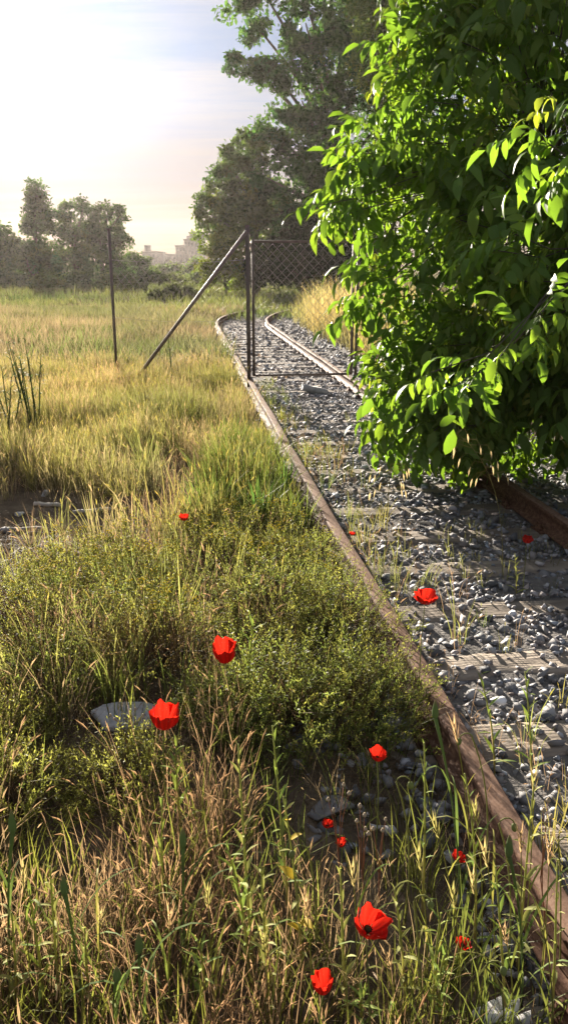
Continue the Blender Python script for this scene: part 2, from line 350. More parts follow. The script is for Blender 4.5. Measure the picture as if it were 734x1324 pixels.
# ------------------------------------------------------------------ ballast bed and its stones
def build_ballast():
    g = Geo(); ss = np.linspace(-3, 62, 420); us = np.linspace(-1.08, 2.15, 26)
    V = []
    for s in ss:
        for u in us:
            p, _ = track(s, u); e = min((u + 1.08), (2.15 - u)) / 0.25
            h = -0.062 + 0.05 * min(1, e) + 0.02 * nval((p.x, p.y, 0), 4.0, 3)
            V.append((p.x, p.y, h if 0.02 < e else -0.11))
    m = len(us); F = []
    for i in range(len(ss) - 1):
        for j in range(m - 1):
            a = i * m + j; F += [(a, a + 1, a + m + 1), (a, a + m + 1, a + m)]
    g.add(V, F, (1, 1, 1))
    bed = tag(link('ballast_bed', g.mesh('ballast_bed', M['bed'])), kind='structure')
    import bmesh
    def shard(seed):
        r = random.Random(seed); bm = bmesh.new(); e = (1, r.uniform(.6, .95), r.uniform(.45, .75))
        for _ in range(r.randint(9, 11)):
            v = Vector([r.gauss(0, 1) for _ in range(3)]).normalized(); bm.verts.new((v.x * e[0], v.y * e[1], v.z * e[2]))
        bmesh.ops.convex_hull(bm, input=bm.verts[:]); bmesh.ops.triangulate(bm, faces=bm.faces[:])
        bmesh.ops.delete(bm, geom=[v for v in bm.verts if not v.link_faces], context='VERTS'); bm.verts.index_update()
        V = np.array([tuple(v.co) for v in bm.verts]) * 1.12; F = np.array([[v.index for v in f.verts] for f in bm.faces]); bm.free(); return V, F
    tpls = [shard(500 + k) for k in range(16)]
    tp0 = [rockmesh(100 + k, (1, random.uniform(.65, .95), random.uniform(.5, .75)), 0.35, (ICO_V, ICO_F)) for k in range(14)]
    tp2 = [rockmesh(300 + k, (1, random.uniform(.65, .95), random.uniform(.5, .75)), 0.35, ICO1, 1.6) for k in range(10)]
    n1, n2 = 27500, 6000
    S = np.concatenate([rng.uniform(1.0, 13, n1), rng.uniform(13, 44, n2)])
    U = np.concatenate([rng.uniform(-0.95, 2.05, n1), rng.uniform(-1.0, 2.0, n2)])
    R = np.concatenate([np.clip(rng.lognormal(math.log(0.0185), 0.36, n1), 0.010, 0.042), np.clip(rng.lognormal(math.log(0.034), 0.25, n2), 0.02, 0.06)])
    # a few rounded cobbles beside the near rail
    nc = 170; S = np.concatenate([S, rng.uniform(2.05, 2.95, nc)]); U = np.concatenate([U, rng.uniform(-1.32, -0.86, nc)]); R = np.concatenate([R, rng.uniform(0.014, 0.034, nc)])
    # keep the sleepers showing: fewer stones on top of them
    ph = (S / 0.6) % 1.0; on_sl = (np.abs(ph - 0.5) < 0.17) & (np.abs(U) < 1.2)
    keep = (~on_sl) | (rng.random(len(S)) < 0.22 + 0.25 * (np.abs(U) > 0.85))
    keep &= ~((np.abs(np.abs(U) - 0.75) < 0.075))
    S, U, R = S[keep], U[keep], R[keep]; n = len(S)
    P = np.array([tuple(track(s, u)[0]) for s, u in zip(S, U)])
    Z = -0.016 + R * rng.uniform(-0.1, 0.75, n) + np.where((np.abs(((S / 0.6) % 1) - 0.5) < 0.2) & (np.abs(U) < 1.25), 0.015, 0.0)
    P[:, 2] = Z + np.where(U < -.86, .03, 0)
    yaw = rng.uniform(0, 2 * PI, n); tx = rng.normal(0, 0.35, n); ty = rng.normal(0, 0.35, n)
    base = rng.lognormal(math.log(0.255), 0.42, n).clip(0.07, 0.66)
    warm = rng.normal(0.02, 0.08, n)
    tint = np.stack([base * (1 + warm), base * (1.0), base * (1.06 - warm * .8)], 1)
    # the stones that show largest are objects of their own
    vx, vy, vz = P[:, 0], P[:, 1], P[:, 2] - CAM_H
    dep = vy * CP - vz * SP; upc = vy * SP + vz * CP
    px, py = PW / 2 + F_PX * vx / dep, PH / 2 - F_PX * upc / dep
    size = np.where((dep > 0.3) & (px > 5) & (px < PW - 5) & (py > 0) & (py < PH - 5) & (U > -1.5), R / np.maximum(dep, .3), 0)
    order = np.argsort(-size); big = order[:300]; rest = order[300:]
    meshes = []
    for k in range(10):
        for c in range(3):
            t = [(.12, .125, .135), (.24, .24, .245), (.40, .395, .39)][c]
            meshes.append(Geo().add(tpls[k][0], tpls[k][1], t).mesh('stone', M['stone'], smooth=False))
    for i in big:
        c = 0 if base[i] < .2 else (1 if base[i] < .34 else 2)
        o = link('stone', meshes[random.randrange(10) * 3 + c], bed)
        o.location = P[i]; o.rotation_euler = (tx[i], ty[i], yaw[i]); o.scale = (R[i],) * 3
    g = Geo(); which = rng.integers(0, len(tpls), n)
    for k in range(len(tpls)):
        q = rest[which[rest] == k]
        scatter(g, (tpls[k][0], tpls[k][1], np.ones((len(tpls[k][0]), 3))), P[q], yaw[q], R[q], tint[q], tx[q], ty[q])
    tag(link('small_stones', g.mesh('small_stones', M['stone'], smooth=False), bed), kind='stuff')
build_ballast()

# ------------------------------------------------------------------ railway track
def build_track():
    t = thing('railway_track', 'rusty railway track on wooden sleepers curving away behind the gate', 'railway track', (T0.x, T0.y, 0))
    prof = [(-.065, 0), (-.065, .012), (-.018, .026), (-.009, .04), (-.009, .105), (-.03, .118), (-.036, .124), (-.036, .142), (-.030, .149), (.030, .149), (.036, .142), (.036, .124), (.03, .118), (.009, .105), (.009, .04), (.018, .026), (.065, .012), (.065, 0)]
    ss = np.concatenate([np.arange(-2.5, S_CURVE, 0.3), np.arange(S_CURVE, 60, 0.35)])
    for u0 in (-0.75, 0.75):
        V, F, top = [], [], []; m = len(prof)
        for s in ss:
            wob = 0.006 * math.sin(s * 0.9 + u0) + 0.004 * math.sin(s * 2.3)
            for (a, z) in prof:
                p, _ = track(s, u0 + a + wob)
                V.append((p.x - T0.x, p.y - T0.y, 0.014 + z * 0.91 + 0.001 * nval((p.x, p.y, z * 40), 9)))
        for i in range(len(ss) - 1):
            for j in range(m):
                a, b = i * m + j, i * m + (j + 1) % m
                F += [(a, b, b + m), (a, b + m, a + m)]; top += [8 <= j <= 8] * 2
        me = Geo().add(V, F, (1, 1, 1)).mesh('rail', [M['rust'], M['railtop']], smooth=False)
        me.polygons.foreach_set('material_index', np.array(top, np.int32))
        link('rail', me, t)
    var = []
    for k in range(5):
        g = Geo(); nx, ny = 26, 7; V = []; F = []
        Lh, Wh = 1.25, 0.115
        for i in range(nx):
            for j in range(ny):
                x = -Lh + 2 * Lh * i / (nx - 1); y = -Wh + 2 * Wh * j / (ny - 1)
                e = min(j, ny - 1 - j) == 0
                yy = y + 0.012 * nval((x, y, k), 3.0, k) + (0.02 * nval((x, y, 9), 9.0, k) if e else 0)
                xx = x + (0.03 * nval((x, y, 3), 8, k) if i in (0, nx - 1) else 0)
                z = 0.032 + 0.006 * nval((x * 2, y * 14, 1), 1.6, k) - (0.012 if e else 0) - 0.012 * max(0, nval((x, y * 3, 5), 2.2, k + 9))
                V.append((xx, yy, z))
        for i in range(nx - 1):
            for j in range(ny - 1):
                a = i * ny + j; F += [(a, a + ny, a + ny + 1), (a, a + ny + 1, a + 1)]
        rim = [i * ny for i in range(nx)] + [(nx - 1) * ny + j for j in range(1, ny)] + [i * ny + ny - 1 for i in range(nx - 2, -1, -1)] + [j for j in range(ny - 2, 0, -1)]
        b0 = len(V); V += [(V[r][0], V[r][1], -0.12) for r in rim]; q = len(rim)
        for i in range(q): a, b = rim[i], rim[(i + 1) % q]; c, d = b0 + i, b0 + (i + 1) % q; F += [(a, c, d), (a, d, b)]
        g.add(V, F, (1, 1, 1)); var.append(g.mesh('sleeper', M['sleeper'], smooth=True))
    g = Geo(); bx(g, (0, 0, 0.006), (0.20, 0.15, 0.014))
    for sx in (-1, 1):
        bx(g, (sx * 0.078, 0, 0.022), (0.03, 0.09, 0.022)); tube(g, [(sx * .082, .03, .02), (sx * .082, .03, .055)], .013, 6); tube(g, [(sx * .082, -.03, .02), (sx * .082, -.03, .055)], .013, 6)
    plate = g.mesh('base_plate', M['rust'], smooth=False)
    s = 0.9; k = 0
    while s < 52:
        p, d = track(s)
        o = link('sleeper', var[random.randrange(5)], t)
        o.location = (p.x - T0.x, p.y - T0.y, -0.030 + random.uniform(-0.005, 0.004)); o.rotation_euler = (0, 0, math.atan2(d.y, d.x) - PI / 2 + random.uniform(-.02, .02) + (PI if random.random() < .5 else 0))
        for u in (-.75, .75):
            b = link('base_plate', plate, o); b.location = (u, 0, 0.031)
        s += 0.6; k += 1
build_track()

# ------------------------------------------------------------------ foliage helpers
def mats_from(dirs, ups):
    """Rotation matrices whose x axis is dirs and whose z axis leans to ups."""
    x = dirs / np.linalg.norm(dirs, axis=1, keepdims=True)
    y = np.cross(ups, x); y /= np.maximum(np.linalg.norm(y, axis=1, keepdims=True), 1e-6)
    z = np.cross(x, y); return np.stack([x, y, z], 2)
def scatter_m(g, tpl, Rm, pos, scale, tint=None):
    V, F, C = tpl; n = len(pos)
    if n == 0: return
    P = np.einsum('nij,vj->nvi', Rm, V) * np.asarray(scale)[:, None, None] + np.asarray(pos)[:, None]
    FF = (F[None] + (np.arange(n) * len(V))[:, None, None]).reshape(-1, 3)
    CC = np.repeat(C[None], n, 0)
    if tint is not None: CC = CC * np.asarray(tint)[:, None, :]
    g.add(P.reshape(-1, 3), FF, CC.reshape(-1, 3))

def leaflet(g, base, d, up, ln, w, droop, fold, col, stations=(0.28, 0.58, 0.84), prof=(0.85, 1.0, 0.6)):
    base = Vector(base); d = Vector(d).normalized(); up = Vector(up); side = up.cross(d).normalized(); n = d.cross(side)
    mid = lambda t: base + d * ln * t * (1 - 0.12 * droop * t) - n * (ln * droop * t * t * 0.55)
    V = [mid(0)]; F = []
    for t, p in zip(stations, prof):
        c = mid(t); e = side * (w / 2 * p); up_ = n * (fold * w / 2 * p)
        V += [c - e + up_, c, c + e + up_]
    V.append(mid(1)); k = len(stations)
    F += [(0, 2, 1), (0, 3, 2)]
    for i in range(k - 1):
        a = 1 + 3 * i; b = a + 3
        F += [(a, a + 1, b + 1), (a, b + 1, b), (a + 1, a + 2, b + 2), (a + 1, b + 2, b + 1)]
    a = 1 + 3 * (k - 1); F += [(a, a + 1, len(V) - 1), (a + 1, a + 2, len(V) - 1)]
    g.add([tuple(v) for v in V], F, col)

def lerp(a, b, t): return tuple(np.asarray(a) * (1 - t) + np.asarray(b) * t)

# ------------------------------------------------------------------ walnut tree on the right
def walnut():
    rng = np.random.default_rng(5)
    bx_, by_ = 3.1, 7.3
    t = thing('walnut_tree', 'large leafy walnut tree with bright green leaflets overhanging the right rail', 'tree', (bx_, by_, 0))
    O = np.array([bx_, by_, 0.0])
    def leaf_tpl(seed, col, size=1.0, pairs=3, lite=False):
        st = dict(stations=(.3, .68), prof=(.92, .9)) if lite else {}
        r = random.Random(seed); g = Geo(); ln = 0.27 * size
        pts = [Vector((ln * k / 4, 0.012 * math.sin(k), -0.055 * size * (k / 4) ** 2 * r.uniform(.6, 1.6))) for k in range(5)]
        tube(g, pts, [0.0035, .003, .0025, .002, .0015], 3, lerp(col, (0.16, 0.16, 0.04), .4), cap=False)
        for k in range(pairs):
            f = 0.35 + 0.6 * k / pairs; p = pts[0].lerp(pts[4], f); p.z = -0.055 * size * f * f
            for s_ in (-1, 1):
                a = math.radians(r.uniform(50, 75)); l_ = 0.135 * size * r.uniform(.75, 1.15) * (0.75 + 0.25 * (k + 1) / pairs)
                d = Vector((math.cos(a), s_ * math.sin(a), r.uniform(-.75, -.1)))
                leaflet(g, p, d, (r.uniform(-.2, .2), r.uniform(-.3, .3), 1), l_, l_ * r.uniform(.33, .43), r.uniform(.6, 1.4), r.uniform(.15, .5), np.array(col) * r.uniform(.85, 1.15), **st)
        leaflet(g, pts[4], (1, r.uniform(-.2, .2), r.uniform(-.8, -.2)), (0, r.uniform(-.3, .3), 1), 0.15 * size * r.uniform(.9, 1.1), 0.068 * size, r.uniform(.6, 1.1), .3, col, **st)
        return g
    mature, bright, young = (0.115, 0.215, 0.042), (0.17, 0.28, 0.05), (0.22, 0.28, 0.055)
    G = [leaf_tpl(k, mature, r_, 3) for k, r_ in enumerate((1.0, 1.1, 0.9, 1.15))] + [leaf_tpl(20 + k, bright, r_, 3) for k, r_ in enumerate((1.0, .9, 1.1, .8))] + [leaf_tpl(40 + k, young, .62, 2) for k in range(2)]
    GL = [leaf_tpl(k, mature, r_, 3, True) for k, r_ in enumerate((1.0, 1.1, 0.9, 1.15))] + [leaf_tpl(20 + k, bright, r_, 3, True) for k, r_ in enumerate((1.0, .9, 1.1, .8))] + [leaf_tpl(40 + k, young, .62, 2, True) for k in range(2)]
    T = [g.arr() for g in GL]
    #        centre, radii, shoots
    lobes = [((2.65, 6.9, 2.3), (1.6, 1.4, 1.35), 190), ((2.75, 7.0, 4.1), (1.6, 1.5, 1.5), 150), ((1.82, 6.2, 1.25), (.72, .8, .50), 90),
             ((0.90, 6.3, 2.25), (.40, .5, .26), 30), ((1.22, 6.4, 2.85), (.42, .5, .6), 50), ((1.32, 6.4, 3.6), (.40, .5, .5), 44), ((2.3, 7.0, .85), (1.25, .6, .6), 70), ((0.99, 6.3, 1.66), (.32, .4, .22), 22), ((2.75, 5.8, 1.3), (1.0, .7, .55), 80),
             ((1.28, 3.6, 2.10), (.14, .12, .09), 5), ((.98, 3.7, 1.36), (.07, .08, .05), 3), ((2.3, 5.0, 1.55), (.5, .4, .35), 24), ((1.6, 5.9, 2.7), (.6, .6, .7), 50), ((2.4, 5.5, 3.4), (.9, .7, .7), 60), ((1.9, 5.6, 1.95), (.65, .5, .6), 50),
             ((1.15, 6.2, .80), (.40, .4, .26), 30), ((2.45, 5.4, 1.2), (.85, .5, .45), 70), ((1.9, 6.0, .85), (.75, .5, .35), 60), ((3.1, 6.2, 1.0), (.9, .7, .7), 60), ((1.75, 4.7, 1.75), (.35, .35, .3), 22), ((2.15, 4.9, 1.65), (.4, .35, .4), 34), ((1.35, 6.4, .62), (.45, .35, .30), 46), ((2.1, 6.6, .6), (.7, .4, .35), 50), ((2.3, 5.2, 2.2), (.6, .45, .5), 40)]
    LC = np.array([l[0] for l in lobes]); LR = np.array([l[1] for l in lobes])
    pos, dirs, ups, kind, scl = [], [], [], [], []
    bg_ = Geo(); roots = [Vector((3.0, 7.2, 1.4)), Vector((2.9, 7.0, 2.6)), Vector((3.1, 7.3, 3.6)), Vector((2.4, 6.6, 1.5)), Vector((1.9, 6.4, 2.3)), Vector((2.2, 5.8, 1.9)), Vector((2.0, 5.0, 1.75))]
    for li, (c, r, n) in enumerate(lobes):
        c = np.array(c); r = np.array(r); made = 0; tries = 0; n = n if r[0] < .3 else int(n * .80)
        while made < n and tries < n * 12:
            tries += 1
            v = rng.normal(0, 1, 3); v /= np.linalg.norm(v)
            rad = rng.uniform(0.72, 1.03) if rng.random() < 0.8 else rng.uniform(0.3, 0.75)
            p = c + v * r * rad
            if p[2] < 1.72 - p[1] * .2285 + (.24 if p[1] < 5.8 else .10) and r[0] > .3: continue
            q = np.sum(((p - LC) / LR) ** 2, 1); q[li] = 9
            if q.min() < 0.36: continue
            if nval(p, 1.6, 4) > 0.2 and r[0] > .3: continue                     # gaps between the boughs
            made += 1
            out = v * 0.8 + np.array([-0.25, -0.25, 0.25]) + rng.normal(0, .3, 3); out /= np.linalg.norm(out)
            ntip = rng.integers(5, 9); yng = rng.random() < .3
            sh = Vector(p); o_ = Vector(out)
            rt = min(roots, key=lambda q_: (q_ - sh).length)
            if (rt - sh).length > .1:
                m_ = rt.lerp(sh, .5) + Vector((rng.normal(0, .07), rng.normal(0, .07), .10 + rng.normal(0, .06))); e_ = sh + o_ * .28
                tube(bg_, [tuple(rt - Vector(O)), tuple(m_ - Vector(O)), tuple(sh - Vector(O)), tuple(e_ - Vector(O))], [.0045, .004, .0035, .003], 4, (1, 1, 1), cap=False)
            for k in range(ntip):
                a = k * 2.4 + rng.uniform(0, 1); f = k / ntip
                u_, w_ = frame_of(o_)
                rd = u_ * math.cos(a) + w_ * math.sin(a)
                d = rd * (1.0 - .5 * f) + o_ * (.35 + .6 * f); d.z -= 0.35
                pos.append(tuple(sh + o_ * (.28 * f))); dirs.append(tuple(d)); ups.append((rng.normal(0, .25), rng.normal(0, .25), 1))
                if yng and k >= ntip - 2: kind.append(8 + rng.integers(0, 2))
                elif rng.random() < .42: kind.append(4 + rng.integers(0, 4))
                else: kind.append(rng.integers(0, 4))
                scl.append(rng.uniform(.58, 1.05) * (.8 if r[0] < .3 else 1))
    pos, dirs, ups, kind, scl = map(np.array, (pos, dirs, ups, kind, scl))
    Rm = mats_from(dirs, ups); n = len(pos)
    vx, vy, vz = pos[:, 0], pos[:, 1], pos[:, 2] - CAM_H
    dep = vy * CP - vz * SP; upc = vy * SP + vz * CP; px = PW / 2 + F_PX * vx / dep; py = PH / 2 - F_PX * upc / dep
    inview = (px > 0) & (px < PW) & (py > 0) & (py < PH)
    order = np.argsort(dep + (~inview) * 100 + rng.random(n) * .8); big, rest = order[:300], order[300:]
    me = [g.mesh('leaf', M['walnut']) for g in G]
    from mathutils import Matrix
    for i in big:
        o = link('leaf', me[kind[i]], t)
        o.matrix_local = Matrix.Translation(pos[i] - O) @ Matrix(Rm[i].tolist()).to_4x4() @ Matrix.Scale(scl[i], 4)
    g = Geo()
    for k in range(len(T)):
        q = rest[kind[rest] == k]; tint = np.repeat(rng.uniform(.82, 1.2, (len(q), 1)), 3, 1)
        scatter_m(g, T[k], Rm[q], pos[q] - O, scl[q], tint)
    tag(link('foliage', g.mesh('foliage', M['walnut']), t), kind='stuff')
    link('twigs', bg_.mesh('twigs', M['bark']), t)
    tr = Geo(); tube(tr, [(0, 0, -.1), (.02, 0, .5), (-.05, -.05, 1.2), (-.1, -.1, 2.2), (-.05, 0, 3.4), (.05, .1, 5.0)], [.17, .14, .12, .10, .07, .03], 9)
    link('trunk', tr.mesh('trunk', M['bark']), t)
    for e in roots:
        b = Geo(); e2 = e - Vector(O); z0 = max(.3, e2.z * .45)
        tube(b, [(-.03, -.03, z0), tuple(e2 * .5 + Vector((0, 0, z0 * .5 + .1))), tuple(e2)], [.06, .04, .018], 6); link('branch', b.mesh('branch', M['bark']), t)
walnut()

# ------------------------------------------------------------------ trees and far bushes
def tree(name, label, base, blobs, leaf, nleaf, col, trunk_r, cat='tree', group=None, colvar=.25, limbs=True, trans='tree', per=None):
    """blobs = [(centre, radii)] relative to base; leaves sit in small clumps on the blobs' shells."""
    t = thing(name, label, cat, tuple(base), group)
    g = Geo(); C_ = np.array([b[0] for b in blobs], float); R_ = np.array([b[1] for b in blobs], float)
    vol = R_.prod(1) ** .67; cnt = (vol / vol.sum() * nleaf).astype(int)
    V0 = np.array([(0, 0, 0), (.5, .28, .06), (1, 0, -.1), (.5, -.28, .06)]); F0 = np.array([(0, 1, 2), (0, 2, 3)])
    for c, r, n in zip(C_, R_, cnt):
        k = max(6, n // (per or 45)); v = rng.normal(0, 1, (k, 3)); v /= np.linalg.norm(v, axis=1, keepdims=True)
        cl_ = c + v * r * (rng.uniform(.25, 1, (k, 1)) ** .45) * (1 + .16 * rng.normal(0, 1, (k, 1)).clip(-1.3, 1.5))
        cs = r.mean() * rng.uniform(.16, .36, (k, 1)) + leaf * .7
        ci = rng.integers(0, k, n); bl_ = rng.normal(0, 1, (n, 3)); bl_ *= (rng.random((n, 1)) ** .45) / np.linalg.norm(bl_, axis=1, keepdims=True); P = cl_[ci] + bl_ * cs[ci] * [1.15, 1.15, .8]
        P[:, 2] = np.maximum(P[:, 2], .06)
        D = rng.normal(0, 1, (n, 3)); U = rng.normal(0, .6, (n, 3)) + [0, 0, 1]
        ct = 1 + colvar * rng.normal(0, 1, (k, 1)).clip(-1.6, 2); hue = rng.normal(0, .10, (k, 1))
        ti = (np.array(col) * ct * np.concatenate([1 + hue, np.ones_like(hue), 1 - hue], 1))[ci] * rng.uniform(.8, 1.2, (n, 1))
        scatter_m(g, (V0, F0, np.ones((4, 3))), mats_from(D, U), P, leaf * rng.uniform(.6, 1.3, n), ti.clip(.004, .6))
    link('crown', g.mesh('crown', M[trans]), t)
    if trunk_r:
        h = max(c[2] + r[2] * .3 for c, r in blobs); tr = Geo(); top = C_[np.argmax(C_[:, 2])]
        pts = [(0, 0, -.2)] + [(top[0] * f * f + .15 * math.sin(f * 9) * trunk_r * 4, top[1] * f * f, h * f) for f in (.15, .35, .6, .85, 1)]
        tube(tr, pts, [trunk_r * k for k in (1.2, 1, .85, .65, .4, .15)], 7); link('trunk', tr.mesh('trunk', M['bark']), t)
        if limbs:
            lb = Geo()
            for c in C_:
                z0 = max(h * .15, c[2] * .55); f = z0 / h
                p0 = Vector((top[0] * f * f, top[1] * f * f, z0)); p1 = Vector(c)
                tube(lb, [p0, p0.lerp(p1, .5) + Vector((0, 0, .1 * h * .3)), p1], [trunk_r * .45, trunk_r * .3, trunk_r * .1], 5)
            link('limbs', lb.mesh('limbs', M['bark']), t)
    return t

def tree_px(name, label, Y, base_px, blobs_px, leaf, nleaf, col, trunk_r=0.2, depth=1.0, **kw):
    """Blobs given as they show in the photograph: (px, py, half width, half height[, nearer])."""
    b = atd(base_px, 500, Y); bz = 0.0; base = Vector((b.x * 1.0, Y, bz)); k = Y / (F_PX * CP)
    base.x = (base_px - PW / 2) * Y / 1100.0
    bl = []
    for q in blobs_px:
        px, py, w, h = q[:4]; dy_ = (q[4] if len(q) > 4 else random.uniform(-.5, .5)) * depth
        p = atd(px, py, Y + dy_); s_ = p.y / (F_PX * CP - (py - PH / 2) * SP)
        bl.append(((p.x - base.x, p.y - base.y, p.z), (w * s_, (w * s_ + h * s_) * .5, h * s_)))
    return tree(name, label, base, bl, leaf, nleaf, col, trunk_r, **kw)

dark, mid, pale = (0.058, 0.098, 0.034), (0.090, 0.135, 0.038), (0.13, 0.18, 0.045)
tree_px('tall_tree', 'tall dark tree with drooping boughs rising behind the wire gate', 50, 425,
        [(325, 25, 30, 30), (312, 75, 18, 22), (350, 85, 30, 26), (395, 30, 40, 45), (440, 90, 45, 60), (390, 130, 40, 40), (360, 175, 28, 30), (420, 200, 45, 55), (385, 245, 38, 42), (450, 280, 50, 60), (400, 310, 45, 40), (345, 230, 20, 25), (460, -40, 60, 70), (380, -50, 45, 50), (335, -20, 22, 25), (500, 150, 60, 80), (370, 60, 20, 25), (500, 20, 50, 60)],
        0.31, 44000, (0.052, 0.115, 0.032), 0.38, depth=4, per=95)
tree_px('broadleaf_tree', 'lighter green tree peeking out between the dark tree and the walnut leaves', 42, 500,
        [(478, 20, 26, 40), (470, 80, 20, 30), (500, 60, 40, 60), (520, 150, 40, 60), (490, -20, 30, 40), (530, 250, 50, 80)], 0.2, 12000, pale, 0.2, depth=2)
tree_px('broadleaf_tree', 'rounded olive green tree leaning left over the bend of the track', 54, 330,
        [(285, 255, 28, 24), (300, 215, 28, 22), (325, 200, 22, 26), (268, 275, 14, 16), (345, 260, 34, 34), (315, 280, 40, 26), (290, 300, 30, 20), (335, 185, 14, 16), (370, 300, 40, 40)], 0.28, 21000, mid, 0.24, depth=2.5, per=80)
tree_px('leafy_bush', 'sunlit yellow green bush at the edge of the field left of the gate post', 51, 290,
        [(275, 335, 20, 28), (295, 330, 22, 30), (268, 355, 14, 18), (305, 355, 22, 22), (285, 310, 18, 14), (320, 345, 18, 25)], 0.2, 9000, (0.13, 0.16, 0.035), 0.1, cat='bush', depth=1.2)
tree_px('dense_bush', 'dark dense thicket behind the wire mesh of the gate', 47, 390,
        [(350, 335, 24, 28), (380, 330, 28, 34), (410, 335, 26, 32), (440, 330, 28, 36), (365, 355, 24, 18), (400, 360, 24, 16), (330, 350, 16, 22), (470, 340, 34, 40), (395, 300, 36, 26)], 0.24, 15000, (0.026, 0.040, 0.014), 0.12, cat='bush', depth=1.5)
# far left
tree_px('poplar_tree', 'slender tall poplar standing above the hazy trees on the left', 92, 47,
        [(47, 245, 11, 12), (38, 262, 9, 14), (54, 265, 9, 16), (46, 285, 13, 16), (36, 292, 8, 12), (60, 285, 7, 10), (48, 315, 14, 22), (46, 340, 12, 20)], 0.42, 6500, dark, 0.25, depth=1.2, limbs=False)
tree_px('hazy_tree', 'broad hazy tree with a flat spreading top behind the left fence post', 84, 130,
        [(140, 272, 16, 9), (155, 278, 9, 10), (125, 290, 16, 16), (150, 300, 10, 14), (135, 315, 22, 20), (160, 312, 8, 10), (140, 345, 24, 22)], 0.36, 7500, dark, 0.25, depth=1.5)
tree_px('hazy_tree', 'round hazy tree between the poplar and the flat topped tree', 88, 95,
        [(85, 272, 12, 12), (108, 268, 12, 12), (75, 290, 14, 18), (98, 295, 20, 22), (115, 310, 15, 20), (85, 325, 26, 26), (105, 345, 22, 22)], 0.36, 8500, dark, 0.25, depth=1.5)
tree_px('hazy_tree', 'hazy tree cut by the left edge of the picture', 80, 5,
        [(5, 305, 12, 14), (-12, 300, 14, 16), (18, 325, 14, 18), (0, 335, 22, 24), (-30, 320, 24, 34)], 0.36, 6500, dark, 0.22, depth=1.5)
tree_px('hazy_tree', 'low hazy tree filling the gap below the poplar', 78, 42,
        [(30, 335, 16, 18), (50, 338, 18, 18), (65, 345, 16, 18), (20, 350, 16, 16)], 0.36, 5500, dark, 0.16, depth=1.5)
tree_px('field_bush', 'low dark bush right of the left fence post', 98, 172,
        [(172, 338, 12, 13), (185, 345, 13, 11), (165, 350, 12, 12)], 0.4, 2600, dark, 0.1, cat='bush')
tree_px('field_bush', 'rounded bush in front of the pale far blocks', 130, 215,
        [(205, 352, 13, 8), (222, 350, 13, 9), (235, 355, 12, 8), (195, 356, 10, 6)], 0.45, 2600, mid, 0.1, cat='bush')
tree_px('field_bush', 'bush at the foot of the tallest far block', 120, 245,
        [(245, 350, 10, 9), (255, 345, 10, 14), (238, 356, 10, 6)], 0.45, 2200, mid, 0.1, cat='bush')

for i_, (x_, w_, c_, lb_) in enumerate([(10, 26, dark, 'low scrub under the tree at the left edge'), (58, 24, mid, 'low scrub at the foot of the poplar'), (104, 24, dark, 'low scrub in front of the round hazy tree'), (148, 22, mid, 'low scrub around the left fence post'), (190, 18, dark, 'low scrub left of the larger mound'), (258, 18, mid, 'low scrub right of the larger mound, beside the sunlit bush')]):
    tree_px('scrub_bush', lb_, 66 + 3 * (i_ % 3), x_, [(x_ - w_ * .6, 366, w_ * .7, 9), (x_ + w_ * .5, 364, w_ * .7, 11), (x_, 360, w_ * .5, 9)], .3, 2200, c_, .06, cat='bush', group='low scrub along the far edge of the field', limbs=False)

# ------------------------------------------------------------------ far buildings
def building(label, px0, px1, py_top, Y, depth, floors, bays, extra=None):
    a, b = atd(px0, py_top, Y), atd(px1, py_top, Y); w = b.x - a.x; h = a.z; cx = (a.x + b.x) / 2
    t = thing('apartment_block', label, 'building', (cx, Y, 0), 'far apartment blocks')
    g = Geo(); bx(g, (0, depth / 2, h / 2 - .5), (w, depth, h + 1)); link('wall', g.mesh('wall', M['concrete'], smooth=False), t)
    g = Geo(); bx(g, (0, depth / 2, h + .25), (w + .5, depth + .5, .5)); rf = link('roof', g.mesh('roof', M['concrete'], smooth=False), t)
    if extra:
        g = Geo(); bx(g, (extra[0] * w, depth / 2, h + .5 + extra[2] / 2), (extra[1], extra[1], extra[2])); link('stair_head', g.mesh('stair_head', M['concrete'], smooth=False), rf)
    ww, wh = w / bays * .45, h / floors * .45; g = Geo(); bx(g, (0, 0, 0), (ww, .2, wh)); me = g.mesh('window', M['pane'], smooth=False)
    for i in range(floors):
        for j in range(bays):
            link('window', me, t, (-w / 2 + w * (j + .5) / bays, -.05, h * (i + .55) / floors))
building('low pale block with a chimney stack on its roof, farthest left', 184, 208, 327, 285, 10, 3, 4, (-.32, 2.0, 2.1))
building('wide pale block between the chimney block and the taller grey ones', 208, 228, 330, 295, 10, 3, 4)
building('grey slab block of middle height', 227, 240, 319, 280, 9, 4, 3)
building('narrow grey tower stepping up beside the slab block', 238, 247, 311, 273, 9, 4, 2, (0, 1.4, 1.0))
building('tallest grey tower half hidden by the green bush', 245, 262, 302, 265, 10, 5, 3)

